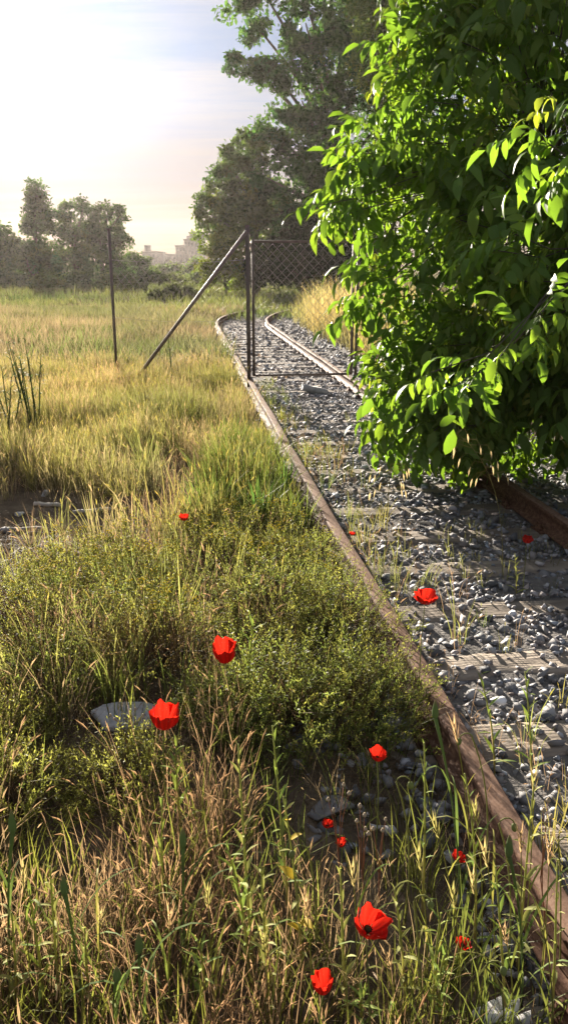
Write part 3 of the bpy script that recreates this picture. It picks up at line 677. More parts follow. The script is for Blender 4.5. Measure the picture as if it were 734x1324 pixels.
# ------------------------------------------------------------------ mounds in the field
def mound(label, px, Y, w, h, seed, col):
    b = Vector(((px - PW / 2) * Y / 1098., Y, -.15)); t = thing('earth_mound', label, 'mound', tuple(b))
    V, F = ICO2; V = V.copy(); V = V[:, :] * [w / 2, w / 3, h]; V = np.array([v * (1 + .22 * nval(v, .8, seed) + .12 * nval(v, 2.6, seed)) for v in V]); V[:, 2] = np.maximum(V[:, 2], -.1)
    link('heap', Geo().add(V, F, col).mesh('heap', M['soil']), t)
    g = Geo(); n = 900; i = rng.integers(0, len(V), n); P = V[i] + rng.normal(0, .14, (n, 3)); P[:, 2] = np.maximum(P[:, 2] - .05, 0)
    tp = Geo()
    for k in range(5): ribbon(tp, [(0, 0, 0), (random.uniform(-.1, .1), random.uniform(-.1, .1), .2), (random.uniform(-.25, .25), random.uniform(-.25, .25), .34)], [.05, .04, 0], (math.cos(k), math.sin(k), 0), (1, 1, 1))
    c = np.array([.10, .12, .05]) * rng.uniform(.5, 1.4, (n, 1)); scatter(g, tp.arr(), P, rng.uniform(0, 6, n), rng.uniform(.5, 1.3, n), c)
    tag(link('weeds', g.mesh('weeds', M['grass']), t), kind='stuff')
mound('larger weedy earth mound in front of the far blocks', 218, 62, 3.4, 1.15, 3, (.9, .9, 1.0))
mound('low grey heap standing in for a lens flare ghost under the diagonal brace', 222, 44, 2.7, .75, 8, (1.1, 1.1, 1.2))  # added heap, its shape and bluish tint imitate a lens flare ghost

# ------------------------------------------------------------------ fence and gate
def chain_link(g, p0, p1, z0, z1, pitch=0.065, r=0.0024, sag=0.0, off=0.0):
    p0, p1 = Vector(p0), Vector(p1); ln = (p1 - p0).length; d = (p1 - p0) / ln; n = int(ln / pitch); m = int((z1 - z0) / pitch)
    nrm_ = Vector((-d.y, d.x, 0))
    for i in range(n):
        pts = []
        for j in range(m + 1):
            xx = (i + (i + j) % 2) * pitch
            bow = sag * math.sin(PI * xx / ln) * math.sin(PI * j / m)
            q = p0 + d * xx + nrm_ * (bow + off + (.002 if j % 2 else -.002)); q.z = z0 + j * pitch - .03 * sag * 4 * math.sin(PI * xx / ln) * j / m
            pts.append(q)
        tube(g, pts, r, 3, (1, 1, 1), cap=False)
POST = at(322, 490, RAIL_TOP); POST.z = 0
LP = Vector((-2.53, POST.y + .45, 0))
def rel(o, *pts): return [tuple(Vector(p) - o) for p in pts]
def fence():
    t = thing('chain_link_fence', 'chain link fence with thin rusty posts and a slanting brace left of the track', 'fence', tuple(POST))
    h1 = atd(322, 291, POST.y).z; h2 = atd(150, 296, LP.y).z
    g = Geo(); bx(g, (0, 0, h1 / 2 - .15), (.055, .055, h1 + .3)); bx(g, (.012, -.03, h1 / 2 - .15), (.03, .006, h1 + .3)); link('post', g.mesh('post', M['steel'], smooth=False), t)
    q = LP - POST; g = Geo(); tube(g, [tuple(q + Vector((0, 0, -.3))), tuple(q + Vector((.01, 0, h2)))], .022, 8); bx(g, tuple(q + Vector((.01, 0, h2))), (.062, .062, .012)); link('post', g.mesh('post', M['steel'], smooth=False), t)
    g = Geo(); a = atd(319, 299, POST.y - .05); b = at(178, 468, 0.04); b.z = -.05; b.y = POST.y + .15; b.x = (162 - PW / 2) * b.y / 1062
    tube(g, rel(POST, a, b), .026, 8); link('brace', g.mesh('brace', M['brace'], smooth=False), t)
    g = Geo(); chain_link(g, POST + Vector((-.03, 0, 0)), LP + Vector((.03, 0, 0)), .15, 1.86, sag=.07); Vv = [v - np.array(tuple(POST)) for v in g.V]; g.V = Vv
    tag(link('wire_mesh', g.mesh('wire_mesh', M['wire']), t), kind='stuff')
    for z in (.2, 1.0, 1.82):
        g = Geo(); n = 12; pts = [tuple((LP - POST) * (k / n) + Vector((0, .01, z - .05 * math.sin(PI * k / n)))) for k in range(n + 1)]; tube(g, pts, .0025, 4); link('line_wire', g.mesh('line_wire', M['wire']), t)
fence()
def gate(x0, x1, label, hinge):
    a = POST + Vector((x0, x0 * .118, 0)); b = POST + Vector((x1, x1 * .118, 0)); top = atd(345, 312, POST.y).z; bot = .19
    t = thing('gate_leaf', label, 'gate', (a.x, a.y, bot), 'leaves of the double gate'); o = Vector((a.x, a.y, bot))
    for p in (a, b):
        g = Geo(); tube(g, rel(o, p + Vector((0, 0, bot)), p + Vector((0, 0, top + .02))), .021, 8); link('stile', g.mesh('stile', M['steel'], smooth=False), t)
    for z in (bot + .012, top):
        g = Geo(); tube(g, rel(o, a + Vector((.021, 0, z)), b + Vector((-.021, 0, z))), .017, 8); link('rail', g.mesh('rail', M['steel'], smooth=False), t)
    g = Geo(); chain_link(g, a + Vector((.02, 0, 0)), b + Vector((-.02, 0, 0)), bot + .02, top - .01, r=.0045); g.V = [v - np.array(tuple(o)) for v in g.V]
    tag(link('wire_mesh', g.mesh('wire_mesh', M['wire']), t), kind='stuff')
    hx = a if hinge == 'l' else b
    for z in (.4, 1.5):
        g = Geo(); tube(g, rel(o, hx + Vector((0, -.03, z)), hx + Vector((0, -.03, z + .07))), .016, 6); link('hinge', g.mesh('hinge', M['steel']), t)
gate(.072, 1.50, 'wire mesh gate leaf closed across the left half of the track', 'l')
gate(1.565, 3.0, 'wire mesh gate leaf half hidden behind the walnut leaves', 'r')
g = Geo(); bx(g, (0, 0, .95), (.055, .055, 2.4)); bx(g, (0, 0, 2.16), (.07, .07, .02)); tag(link('gate_post', g.mesh('gate_post', M['steel'], smooth=False), None, tuple(POST + Vector((3.08, .36, 0)))), 'rusty gate post hidden behind the walnut tree', 'post')

# ------------------------------------------------------------------ grasses and weeds that nobody could count
def tuft(seed, n, h, rad, w, lean, cb, ct, seg=3, heads=0, head_col=None, curl=1.0):
    r = random.Random(seed); g = Geo()
    for k in range(n):
        a = r.uniform(0, 2 * PI); q = rad * math.sqrt(r.random()); b = Vector((q * math.cos(a), q * math.sin(a), 0))
        a2 = a + r.uniform(-1, 1); d = Vector((math.cos(a2), math.sin(a2), 0)); hh = h * r.uniform(.45, 1.1); le = lean * r.uniform(.2, 1.2)
        pts, ws, cs = [], [], []; br = r.uniform(.8, 1.2)
        for i in range(seg + 1):
            f = i / seg; pts.append(tuple(b + d * (hh * le * f ** (1.3 + curl)) + Vector((0, 0, hh * (f - .35 * le * le * f * f)))))
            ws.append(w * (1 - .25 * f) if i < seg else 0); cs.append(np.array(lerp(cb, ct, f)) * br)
        s_ = Vector((-d.y, d.x, 0)) if r.random() < .5 else Vector((math.cos(a2 * 3), math.sin(a2 * 3), 0))
        ribbon(g, pts, ws, tuple(s_), np.array(cs))
        if k < heads:
            p = Vector(pts[-1]); dd = (p - Vector(pts[-2])).normalized(); hl = r.uniform(.035, .07) * (h / .4) ** .5; hc = np.array(head_col or ct) * r.uniform(.85, 1.15)
            u, v = frame_of(dd); p0 = Vector(pts[-2]).lerp(p, .6)
            for s__ in (u, v): ribbon(g, [tuple(p0), tuple(p0 + dd * hl * .35), tuple(p0 + dd * hl + Vector((0, 0, -.2 * hl)))], [.002, hl * .10, 0], tuple(s__), hc)
    return g.arr()

def place(n, x0, x1, y0, y1, test):
    x = rng.uniform(x0, x1, n); y = rng.uniform(y0, y1, n); s, u = track_su(x, y); k = test(x, y, s, u); return x[k], y[k]

def bare(x, y):
    """Bare earth patch and other openings: 1 = no plants."""
    e = np.exp(-(((x + 1.95) / 1.1) ** 2 + ((y - 5.2) / 1.2) ** 2) ** 2)
    e = np.maximum(e, .97 * np.exp(-(((x + .58) / .36) ** 2 + ((y - 2.35) / .55) ** 2) ** 2))
    e = np.maximum(e, .62 * np.exp(-(((x - .25) / .45) ** 2 + ((y - 2.25) / .5) ** 2) ** 2))
    e = np.maximum(e, .8 * np.exp(-(((x + 2.6) / .5) ** 2 + ((y - 7.4) / .35) ** 2) ** 2))
    return e

def sow(name, label, mat, groups):
    """groups: (templates, x, y, scale range, tint fn)"""
    g = Geo()
    for tpls, x, y, (s0, s1), tint in groups:
        n = len(x); z = ground_z(x, y) - .01; w = rng.integers(0, len(tpls), n); yaw = rng.uniform(0, 2 * PI, n); sc = rng.uniform(s0, s1, n) * np.clip(.55 + .9 * (.5 + .5 * vnoise(x, y, .9, 41)), .5, 1.25)
        tn = tint(x, y, n) if callable(tint) else np.repeat(rng.uniform(.8, 1.2, (n, 1)), 3, 1)
        for k in range(len(tpls)):
            q = w == k; scatter(g, tpls[k], np.stack([x[q], y[q], z[q]], 1), yaw[q], sc[q], tn[q], rng.normal(0, .12, q.sum()), rng.normal(0, .12, q.sum()))
    return tag(link(name, g.mesh(name, mat)), label, 'grass', kind='stuff')

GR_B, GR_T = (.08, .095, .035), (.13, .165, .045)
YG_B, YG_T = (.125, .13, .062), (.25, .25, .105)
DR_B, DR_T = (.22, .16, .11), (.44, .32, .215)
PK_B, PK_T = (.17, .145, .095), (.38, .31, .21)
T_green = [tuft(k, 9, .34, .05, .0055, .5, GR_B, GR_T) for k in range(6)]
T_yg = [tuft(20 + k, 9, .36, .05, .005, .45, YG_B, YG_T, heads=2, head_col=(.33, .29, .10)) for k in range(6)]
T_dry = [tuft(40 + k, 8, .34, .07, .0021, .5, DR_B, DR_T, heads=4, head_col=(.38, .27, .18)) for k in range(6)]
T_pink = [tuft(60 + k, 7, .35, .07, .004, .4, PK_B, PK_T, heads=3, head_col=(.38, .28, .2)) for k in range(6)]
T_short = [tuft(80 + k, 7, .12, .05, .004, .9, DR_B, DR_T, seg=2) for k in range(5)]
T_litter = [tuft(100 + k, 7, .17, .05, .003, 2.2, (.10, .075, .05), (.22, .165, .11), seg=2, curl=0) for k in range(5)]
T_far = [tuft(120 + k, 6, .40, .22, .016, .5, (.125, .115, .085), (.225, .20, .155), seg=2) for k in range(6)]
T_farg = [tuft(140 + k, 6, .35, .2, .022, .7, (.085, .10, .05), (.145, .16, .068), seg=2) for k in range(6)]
def patchy(c1, c2, f, seed, br=.2):
    def fn(x, y, n):
        k = np.clip(.5 + 1.3 * vnoise(x, y, f, seed), 0, 1)[:, None]
        return (np.array(c1) * (1 - k) + np.array(c2) * k) * rng.uniform(1 - br, 1 + br, (n, 1))
    return fn
def left(x, y, s, u): return (u < -.9 - .06 * rng.random(len(x))) & (rng.random(len(x)) > bare(x, y) * 1.0)
def ns(x, y, f, seed): return .5 + .5 * vnoise(x, y, f, seed)

gx = []
# foreground, dry reddish grass on the left and thin litter on the right
x, y = place(5600, -1.9, .85, 1.0, 2.75, lambda x, y, s, u: left(x, y, s, u) & (ns(x, y, 2.6, 31) > .47) & (rng.random(len(x)) < np.clip(.75 - (x + .35) * .9, .10, .8) * np.where(y > 2.3, .4, 1)))
gx.append((T_dry, x, y, (.55, 1.15), patchy((1, .95, .9), (.85, .95, .9), 2, 3)))
x, y = place(6500, -2.3, 1.0, 1.0, 5, lambda x, y, s, u: (u < -.8))
gx.append((T_litter, x, y, (.6, 1.2), patchy((.7, .7, .75), (1.15, 1.1, 1), 3, 4)))
x, y = place(1500, -2.6, .9, 4.7, 7.2, lambda x, y, s, u: (u < -.8) & (bare(x, y) < .6)); gx.append((T_litter, x, y, (.7, 1.3), patchy((.7, .7, .75), (1.1, 1.05, 1), 3, 4)))
x, y = place(1000, -2.8, 0, 2.7, 7.2, lambda x, y, s, u: left(x, y, s, u)); gx.append((T_dry, x, y, (.5, 1.0), None))
# between and beside the rails
x, y = place(900, .1, 2.2, 1.2, 9, lambda x, y, s, u: (u > -.68) & (u < -.1) & (rng.random(len(x)) < np.clip(.9 - (u + .68) * 1.6, .05, 1) * .8)); gx.append((T_dry, x, y, (.4, .8), None))
x, y = place(1100, -1.8, 1.2, 7, 22, lambda x, y, s, u: (u > -.68) & (u < .6) & (rng.random(len(x)) < .7 * np.exp(-(u + .7) * 3) + .03)); gx.append((T_short, x, y, (.5, 1.3), None))
x, y = place(260, -.2, 1.2, 1.5, 6, lambda x, y, s, u: (u > -.95) & (u < -.80)); gx.append((T_dry, x, y, (.5, .85), None))
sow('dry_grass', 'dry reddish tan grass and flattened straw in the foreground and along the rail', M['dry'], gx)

gx = []
x, y = place(950, -1.8, .95, 1.1, 2.9, lambda x, y, s, u: left(x, y, s, u)); gx.append((T_green, x, y, (.5, 1.0), patchy((1, 1, 1), (1.6, 1.3, 1.1), 3, 5)))
x, y = place(520, -2.4, .8, 2.7, 5.2, lambda x, y, s, u: left(x, y, s, u)); gx.append((T_yg, x, y, (.5, 1.05), patchy((.75, .9, .8), (1.1, 1.05, 1), 1.2, 5)))
x, y = place(2800, -3.2, .6, 4.8, 7.6, lambda x, y, s, u: left(x, y, s, u) & (ns(x, y, 1.6, 33) > .42) & (ns(x, y, 3.2, 47) > .40)); gx.append((T_yg, x, y, (.6, 1.25), patchy((.72, .8, .7), (1.2, 1.02, .95), .9, 6)))
x, y = place(2100, -3.2, .6, 4.6, 8.0, lambda x, y, s, u: left(x, y, s, u) & (ns(x, y, 1.3, 35) > .5)); gx.append((T_pink, x, y, (.55, 1.15), patchy((.8, .9, .8), (1.1, 1, 1), 1, 6)))
x, y = place(700, -1.0, .4, 5.0, 7.6, lambda x, y, s, u: left(x, y, s, u) & (x > -.6)); gx.append((T_green, x, y, (.8, 1.35), patchy((.8, .9, .8), (1.1, 1.1, 1), 1.2, 6)))
x, y = place(1300, .0, 2.2, 1.4, 8.5, lambda x, y, s, u: (u > -.62) & (u < .0) & (rng.random(len(x)) < np.clip(.85 - (u + .6) * 1.7, .03, 1) * (ns(x, y, 1.7, 51) > .42))); gx.append((T_yg, x, y, (.45, .95), patchy((.8, 1, .9), (1.15, 1, .9), 2, 7)))
x, y = place(900, -.4, 1.2, 6.5, 13, lambda x, y, s, u: (u > -.68) & (u < .2) & (rng.random(len(x)) < np.clip(.7 - (u + .7) * 1.2, .02, 1))); gx.append((T_green, x, y, (.35, .75), patchy((1, 1, 1), (1.6, 1.3, 1), 1, 7)))
x, y = place(40, 1.0, 2.2, 4.2, 5.4, lambda x, y, s, u: (u > -.2) & (u < .7)); gx.append((T_yg, x, y, (.3, .6), None))
sow('green_grass', 'green and yellow green grass growing among the bushes and beside the rail', M['grass'], gx)

gx = []
x, y = place(8500, -7, 0, 7, 14, lambda x, y, s, u: left(x, y, s, u) & (ns(x, y, 1.1, 43) > .34) & (ns(x, y, 2.2, 47) > .40) & (x > -.48 * y - .6) & (ns(x, y, .5, 9) < .62 + .2 * rng.random(len(x)))); gx.append((T_pink, x, y, (.6, 1.15), patchy((.62, .7, .58), (1.14, 1, 1), .8, 9)))
x, y = place(5000, -7, 0, 7, 14, lambda x, y, s, u: left(x, y, s, u) & (ns(x, y, 1.1, 43) > .34) & (x > -.48 * y - .6) & (ns(x, y, .5, 9) > .38 - .2 * rng.random(len(x)))); gx.append((T_yg, x, y, (.7, 1.2), patchy((.72, .76, .62), (1.15, 1.0, .98), .6, 10)))
x, y = place(14000, -15, -1, 13.5, 33, lambda x, y, s, u: (u < -.95) & (x > -.48 * y - 1)); gx.append((T_far, x, y, (.6, 1.15), patchy((.6, .7, .52), (1.2, 1.0, 1.0), .3, 11)))
x, y = place(7000, -16, -1, 13.5, 40, lambda x, y, s, u: (u < -.95) & (x > -.48 * y - 1) & (ns(x, y, .25, 12) > .5)); gx.append((T_farg, x, y, (.6, 1.3), patchy((.8, .9, .8), (1.2, 1.1, 1), .2, 13)))
x, y = place(13000, -60, 12, 35, 105, lambda x, y, s, u: (np.abs(u) > 1.5) & (x > -.46 * y - 2) & (x < .05 * y + 6) & (ns(x, y * 2.2, .12, 14) > .34)); gx.append((T_farg, x, y, (.6, 1.9), patchy((.35, .48, .42), (1.0, .95, .85), .16, 15)))
x, y = place(4000, -.8, 7, 13, 40, lambda x, y, s, u: (u > 1.85) & (x < .22 * y)); gx.append((T_far, x, y, (.5, 1.1), patchy((.7, .9, .7), (1.1, 1, .9), .3, 16)))
x, y = place(1100, -5, 2, 27.5, 40, lambda x, y, s, u: (u < 2.2) & (u > -3) & (rng.random(len(x)) < np.clip((s - 27) / 5, 0, 1))); gx.append((T_farg, x, y, (.8, 1.5), patchy((.8, .95, .8), (1.2, 1.1, .9), .6, 15)))
x, y = place(900, -4, 2, 28, 46, lambda x, y, s, u: (u < -1.1) & (u > -4)); gx.append((T_farg, x, y, (.9, 1.9), patchy((.7, .85, .8), (1.1, 1.05, .9), .3, 15)))
sow('field_grass', 'sunlit pinkish dry grass and green weeds covering the open field', M['grass'], gx)

# tall pale grass inside the bend
T_tall = [tuft(160 + k, 9, 1.25, .16, .011, .32, (.18, .17, .07), (.42, .36, .18), seg=4, heads=3, head_col=(.50, .42, .25)) for k in range(5)]
x, y = place(2000, -.4, 5.5, 15.5, 30, lambda x, y, s, u: (u > 1.6) & (u < 5.5) & (rng.random(len(x)) < np.clip((u - 1.35) * .8, 0, 1) * np.clip((s - 14) / 4, .1, 1)))
sow('tall_grass', 'tall pale feathery grass on the inside of the bend behind the gate', M['dry'], [(T_tall, x, y, (.6, 1.1), patchy((.8, .95, .8), (1.1, 1, .95), .5, 17))])

# ------------------------------------------------------------------ low bushes on the left
def sprig(seed, col, ln=.13, n=16, leaf=.017):
    r = random.Random(seed); g = Geo(); tube(g, [(0, 0, 0), (.01, 0, ln * .5), (0, .01, ln)], [.0013, .001, .0006], 3, lerp(col, (.16, .11, .06), .6), cap=False)
    for k in range(n):
        f = .15 + .85 * k / n; a = k * 2.4; d = Vector((math.cos(a), math.sin(a), r.uniform(.3, 1.3))).normalized(); p = Vector((.01 * math.sin(f * 3), 0, ln * f))
        l_ = leaf * r.uniform(.7, 1.3) * (1.15 - .5 * f); s_ = Vector((-math.sin(a), math.cos(a), 0)); c = np.array(lerp(col, (.36, .34, .08), .5 * f * f)) * r.uniform(.8, 1.2)
        ribbon(g, [tuple(p), tuple(p + d * l_ * .55), tuple(p + d * l_)], [.001, l_ * .30, 0], tuple(s_), c)
    return g.arr()
def flower_sprig(seed):
    r = random.Random(seed); g = Geo(); tube(g, [(0, 0, 0), (0, 0, .09)], [.0012, .0008], 3, (.15, .18, .04), cap=False)
    for k in range(5):
        c = Vector((r.uniform(-.02, .02), r.uniform(-.02, .02), r.uniform(.075, .11))); V = ICO_V * .0042; g.add(V * [1, 1, .6] + np.array(tuple(c)), ICO_F, (.55, .47, .03))
        tube(g, [(0, 0, .06), tuple(c)], .0007, 3, (.15, .18, .04), cap=False)
    return g.arr()
GREENB, OLIVE, BROWN = (.16, .21, .065), (.29, .30, .09), (.17, .115, .065)
SPRIG = {'green': [sprig(k, GREENB) for k in range(4)], 'olive': [sprig(10 + k, OLIVE) for k in range(4)], 'brown': [sprig(20 + k, BROWN, n=9, leaf=.011) for k in range(4)]}
FS = [flower_sprig(k) for k in range(3)]
def bush(label, px, py, rad, h, mix, n, flowers=0, brown_front=0.0):
    """Low bush whose middle (at half its height) shows at px, py."""
    c = at(px, py, h * .5); z0 = float(ground_z(np.array([c.x]), np.array([c.y]))[0]); t = thing('low_bush', label, 'bush', (c.x, c.y, z0), 'low bushes between the camera and the earth patch')
    n = int(n * .85); st = Geo()
    for k in range(46):
        a = rng.uniform(0, 2 * PI); q = rng.uniform(.1, 1) ** .6; e = Vector((rad * .92 * q * math.cos(a), rad * .92 * q * math.sin(a), h * rng.uniform(.55, .9) * math.sqrt(max(.05, 1 - .75 * q * q))))
        m_ = Vector((e.x * .35, e.y * .35, e.z * .55)) + Vector(rng.normal(0, .015, 3)); tube(st, [(rng.normal(0, .015), rng.normal(0, .015), -.02), tuple(m_), tuple(e)], [.0035, .0026, .0012], 3, np.array((.15, .105, .065)) * rng.uniform(.7, 1.4), cap=False)
    link('stems', st.mesh('stems', M['stem']), t)
    g = Geo(); v = rng.normal(0, 1, (n, 3)); v[:, 2] = np.abs(v[:, 2]) * .9 - .12; v /= np.linalg.norm(v, axis=1, keepdims=True)
    seed = rng.integers(0, 99); lump = np.array([.96 + .5 * nval(q, 2.4, seed) + .12 * nval(q, 6, seed) for q in v])[:, None]
    rr = rng.uniform(.45, 1.0, (n, 1)) ** .5; P = v * rr * lump * [rad, rad, h * .86]; P[:, 2] = np.maximum(P[:, 2], .01)
    D = v * [.7, .7, .5] + rng.normal(0, .45, (n, 3)) + [0, 0, .75]; Z = D / np.linalg.norm(D, axis=1, keepdims=True)
    Rm = mats_from(np.cross(Z, rng.normal(0, 1, (n, 3))), Z); Rm = np.stack([Rm[:, :, 0], np.cross(Z, Rm[:, :, 0]), Z], 2)
    isb = (rng.random(n) < brown_front * np.clip(1.7 - P[:, 2] / h * 1.6, 0, 1) * np.clip(.6 - v[:, 1] * 1.4, 0, 1)) | (rng.random(n) < .07)
    ki = np.where(isb, 2, np.where(rng.random(n) < mix, 1, 0)); w = rng.integers(0, 4, n)
    for a, nm in enumerate(('green', 'olive', 'brown')):
        for k in range(4):
            q = (ki == a) & (w == k); scatter_m(g, SPRIG[nm][k], Rm[q], P[q], rng.uniform(.55, 1.05, q.sum()), np.repeat(rng.uniform(.75, 1.25, (q.sum(), 1)), 3, 1))
    tag(link('foliage', g.mesh('foliage', M['bush']), t), kind='stuff')
    if flowers:
        g = Geo(); q = np.argsort(-(P[:, 2] + rng.uniform(0, .12, n)))[:flowers]
        for k in range(3): j = q[k::3]; scatter_m(g, FS[k], Rm[j], P[j] + [0, 0, .02], rng.uniform(.7, 1.2, len(j)))
        tag(link('flowers', g.mesh('flowers', M['bush']), t), kind='stuff')
bush('mound shaped bush with bare brown twigs facing the camera, above the slab', 205, 825, .30, .46, .75, 900, 40, .95)
bush('olive bush with tiny yellow flowers between the brown twiggy bush and the earth patch', 175, 745, .32, .34, .9, 800, 90)
bush('shaggy bush left of the brown twiggy bush', 85, 800, .30, .42, .6, 800, 30, .5)
bush('dark green bush low at the left edge beside the grey slab', 60, 880, .24, .30, .25, 520, 0, .3)
bush('olive bush at the left edge below the earth patch', 15, 775, .30, .36, .75, 650, 14, .3)
bush('rounded green bush right behind the highest cup shaped poppy', 345, 775, .34, .42, .5, 900, 20)
bush('leafy green bush between the bush behind the poppy and the rail', 432, 790, .30, .40, .35, 850, 0, .2)
bush('fine leaved bush against the near rail, closest to the rounded cobbles', 472, 885, .25, .36, .45, 750)
bush('dark green bush in front of the poppies, left of the cobbles', 375, 895, .32, .38, .2, 900, 0, .2)
bush('small dark bush under the cup shaped poppy', 300, 920, .2, .26, .15, 420)
bush('olive bush beside the rail level with the poppy between the rails', 385, 720, .27, .34, .65, 650, 30)
bush('wide pale olive bush behind the yellow flowered one', 285, 720, .34, .32, .85, 700, 50)
bush('pale bush in front of the earth patch at the left', 90, 735, .28, .28, .85, 520, 20)
bush('small yellow green bush below the grey slab', 160, 1015, .17, .20, .95, 420)
bush('bright yellow green bush cut by the left edge below the slab', 18, 1035, .18, .22, .98, 460)
bush('small yellow green bush at the left edge level with the slab', 8, 960, .16, .22, .95, 360)
bush('little olive bush close to the rail below the lone far poppy', 330, 690, .24, .26, .8, 380, 16)

# ------------------------------------------------------------------ plants that stand out one by one
def lathe(g, prof, sides, col, M4=None):
    V, F = [], []
    for r, z in prof:
        for k in range(sides): a = 2 * PI * k / sides; V.append((r * math.cos(a), r * math.sin(a), z))
    for i in range(len(prof) - 1):
        for k in range(sides):
            a, b = i * sides + k, i * sides + (k + 1) % sides; F += [(a, b, b + sides), (a, b + sides, a + sides)]
    return g.add(V, F, col)
from mathutils import Matrix, Quaternion
def orient(d, roll=0.0): return Vector(d).to_track_quat('Z', 'Y').to_matrix().to_4x4() @ Matrix.Rotation(roll, 4, 'Z')
def gz(x, y): return float(ground_z(np.array([x]), np.array([y]))[0])
def bez(p0, p1, p2, n): return [p0 * (1 - t) ** 2 + p1 * 2 * t * (1 - t) + p2 * t * t for t in (i / (n - 1) for i in range(n))]

RED = (.33, .012, .008)
def poppy(label, px, py, z, w_px, open_, tilt, seed, stretch=1.35, lean=(0, 0)):
    r = random.Random(seed); c = at(px, py, z); t_ = (CAM_H - z) / ((py - PH / 2) * CP + F_PX * SP); R = w_px * t_ / 2 * 1.02
    b = Vector((c.x + lean[0], c.y + lean[1], 0)); b.z = gz(b.x, b.y)
    t = thing('poppy', label, 'poppy', tuple(b), 'red poppies in the grass')
    tl = Vector((tilt[0], tilt[1], 1)).normalized(); hgt = R * stretch; f0 = c - tl * hgt * .55 - b
    g = Geo(); pts = bez(Vector((0, 0, -.02)), Vector((-lean[0] * .2 + r.uniform(-.03, .03), r.uniform(-.03, .03), f0.z * .6)), f0, 9)
    tube(g, [tuple(p) for p in pts], [.0024 - .0008 * i / 8 for i in range(9)], 5, (.17, .19, .07)); link('stem', g.mesh('stem', M['stem']), t)
    Mo = Matrix.Translation(f0) @ orient(tl, r.uniform(0, 6))
    for k in range(4):
        nu, nv = 11, 9; V, F = [], []; a0 = k * PI / 2; rk = 1.0 if k % 2 else .92; thm = open_ * r.uniform(.93, 1.05); ph = r.uniform(0, 9)
        for j in range(nv):
            v = j / (nv - 1)
            for i in range(nu):
                uu = -1 + 2 * i / (nu - 1); edge = v ** 3; th = thm * v * (1 - .10 * uu * uu * v)
                ph_ = a0 + uu * (.42 + .52 * math.sqrt(v)); ru = 1 + .03 * math.sin(v * 7 + uu * 4 + ph) * v + .13 * edge * math.sin(uu * 5 + ph) + .05 * v * math.sin(uu * 11 + ph) + .03 * edge * math.sin(uu * 23 + ph * 3)
                rad = R * rk * math.sin(min(th, PI * .62)) / math.sin(min(thm, PI / 2)) * ru
                V.append((rad * math.cos(ph_), rad * math.sin(ph_), hgt * (1 - math.cos(th)) / (1 - math.cos(thm)) * (1 + .07 * edge * math.sin(uu * 8 + ph * 2))))
        for j in range(nv - 1):
            for i in range(nu - 1): a = j * nu + i; F += [(a, a + 1, a + nu + 1), (a, a + nu + 1, a + nu)]
        dk = np.array([(.05, .004, .01) if (q // nu) < 1 else np.array(RED) * (.82 + .3 * ((q % nu) * 7 + k * 3) % 5 / 5 + .12 * (q // nu) / nv) for q in range(len(V))])
        o = link('petal', Geo().add(V, F, dk).mesh('petal', M['petal']), t); o.matrix_local = Mo
    g = Geo(); lathe(g, [(.0005, 0), (R * .16, R * .08), (R * .2, R * .3), (R * .24, R * .36), (.0005, R * .42)], 8, (.06, .075, .03)); o = link('seed_pod', g.mesh('seed_pod', M['stem']), t); o.matrix_local = Mo
    g = Geo()
    for k in range(22):
        a = k * 2.4; d = Vector((math.cos(a) * .55, math.sin(a) * .55, 1)).normalized(); e = d * R * r.uniform(.3, .5); tube(g, [(0, 0, R * .05), tuple(e)], .0004, 3, (.02, .012, .02), cap=False); g.add(ICO_V * .0012 + np.array(tuple(e)), ICO_F, (.02, .015, .025))
    o = link('stamens', g.mesh('stamens', M['stem']), t); o.matrix_local = Mo
poppy('tall cup shaped red poppy beside the grey slab', 213, 928, .50, 36, 1.75, (.1, -.15), 1, 1.75)
poppy('cup shaped red poppy showing its dark heart, in front of the green bush', 290, 843, .50, 31, 1.8, (0, -.35), 2, 1.9)
poppy('red poppy growing between the rails, lit from behind', 550, 773, .52, 30, 1.5, (.05, -.1), 3, 1.0)
poppy('small far red poppy beyond the bushes, left of the rail', 238, 669, .46, 12, 1.7, (0, 0), 4, 1.3)
poppy('small red poppy on the ballast near the right rail', 681, 698, .30, 13, 1.7, (.1, -.2), 5, 1.3)
poppy('red poppy in front of the dark gully beside the cobbles', 488, 976, .40, 21, 1.7, (.1, -.2), 6, 1.4)
poppy('largest wide open red poppy near the bottom', 478, 1197, .45, 46, 1.45, (.35, -.25), 7, 1.15, (.02, .03))
poppy('upright red poppy lowest in the picture', 417, 1272, .42, 27, 1.75, (-.1, -.05), 8, 2.0)
poppy('dim red poppy low in the shade, left of the pair', 423, 1066, .17, 14, 1.7, (.2, -.1), 9, 1.2)
poppy('dim red poppy low in the shade, right of the pair', 441, 1090, .15, 13, 1.7, (-.2, -.1), 10, 1.5)
poppy('half hidden red poppy low behind the grass near the rail', 592, 1109, .16, 18, 1.5, (.3, -.1), 11, 1.0)
poppy('half hidden flat red poppy below the one near the rail', 598, 1221, .14, 21, 1.45, (.3, 0), 12, .8)
poppy('tiny red poppy at the foot of the rail', 455, 690, .2, 7, 1.7, (0, 0), 13, 1.2)

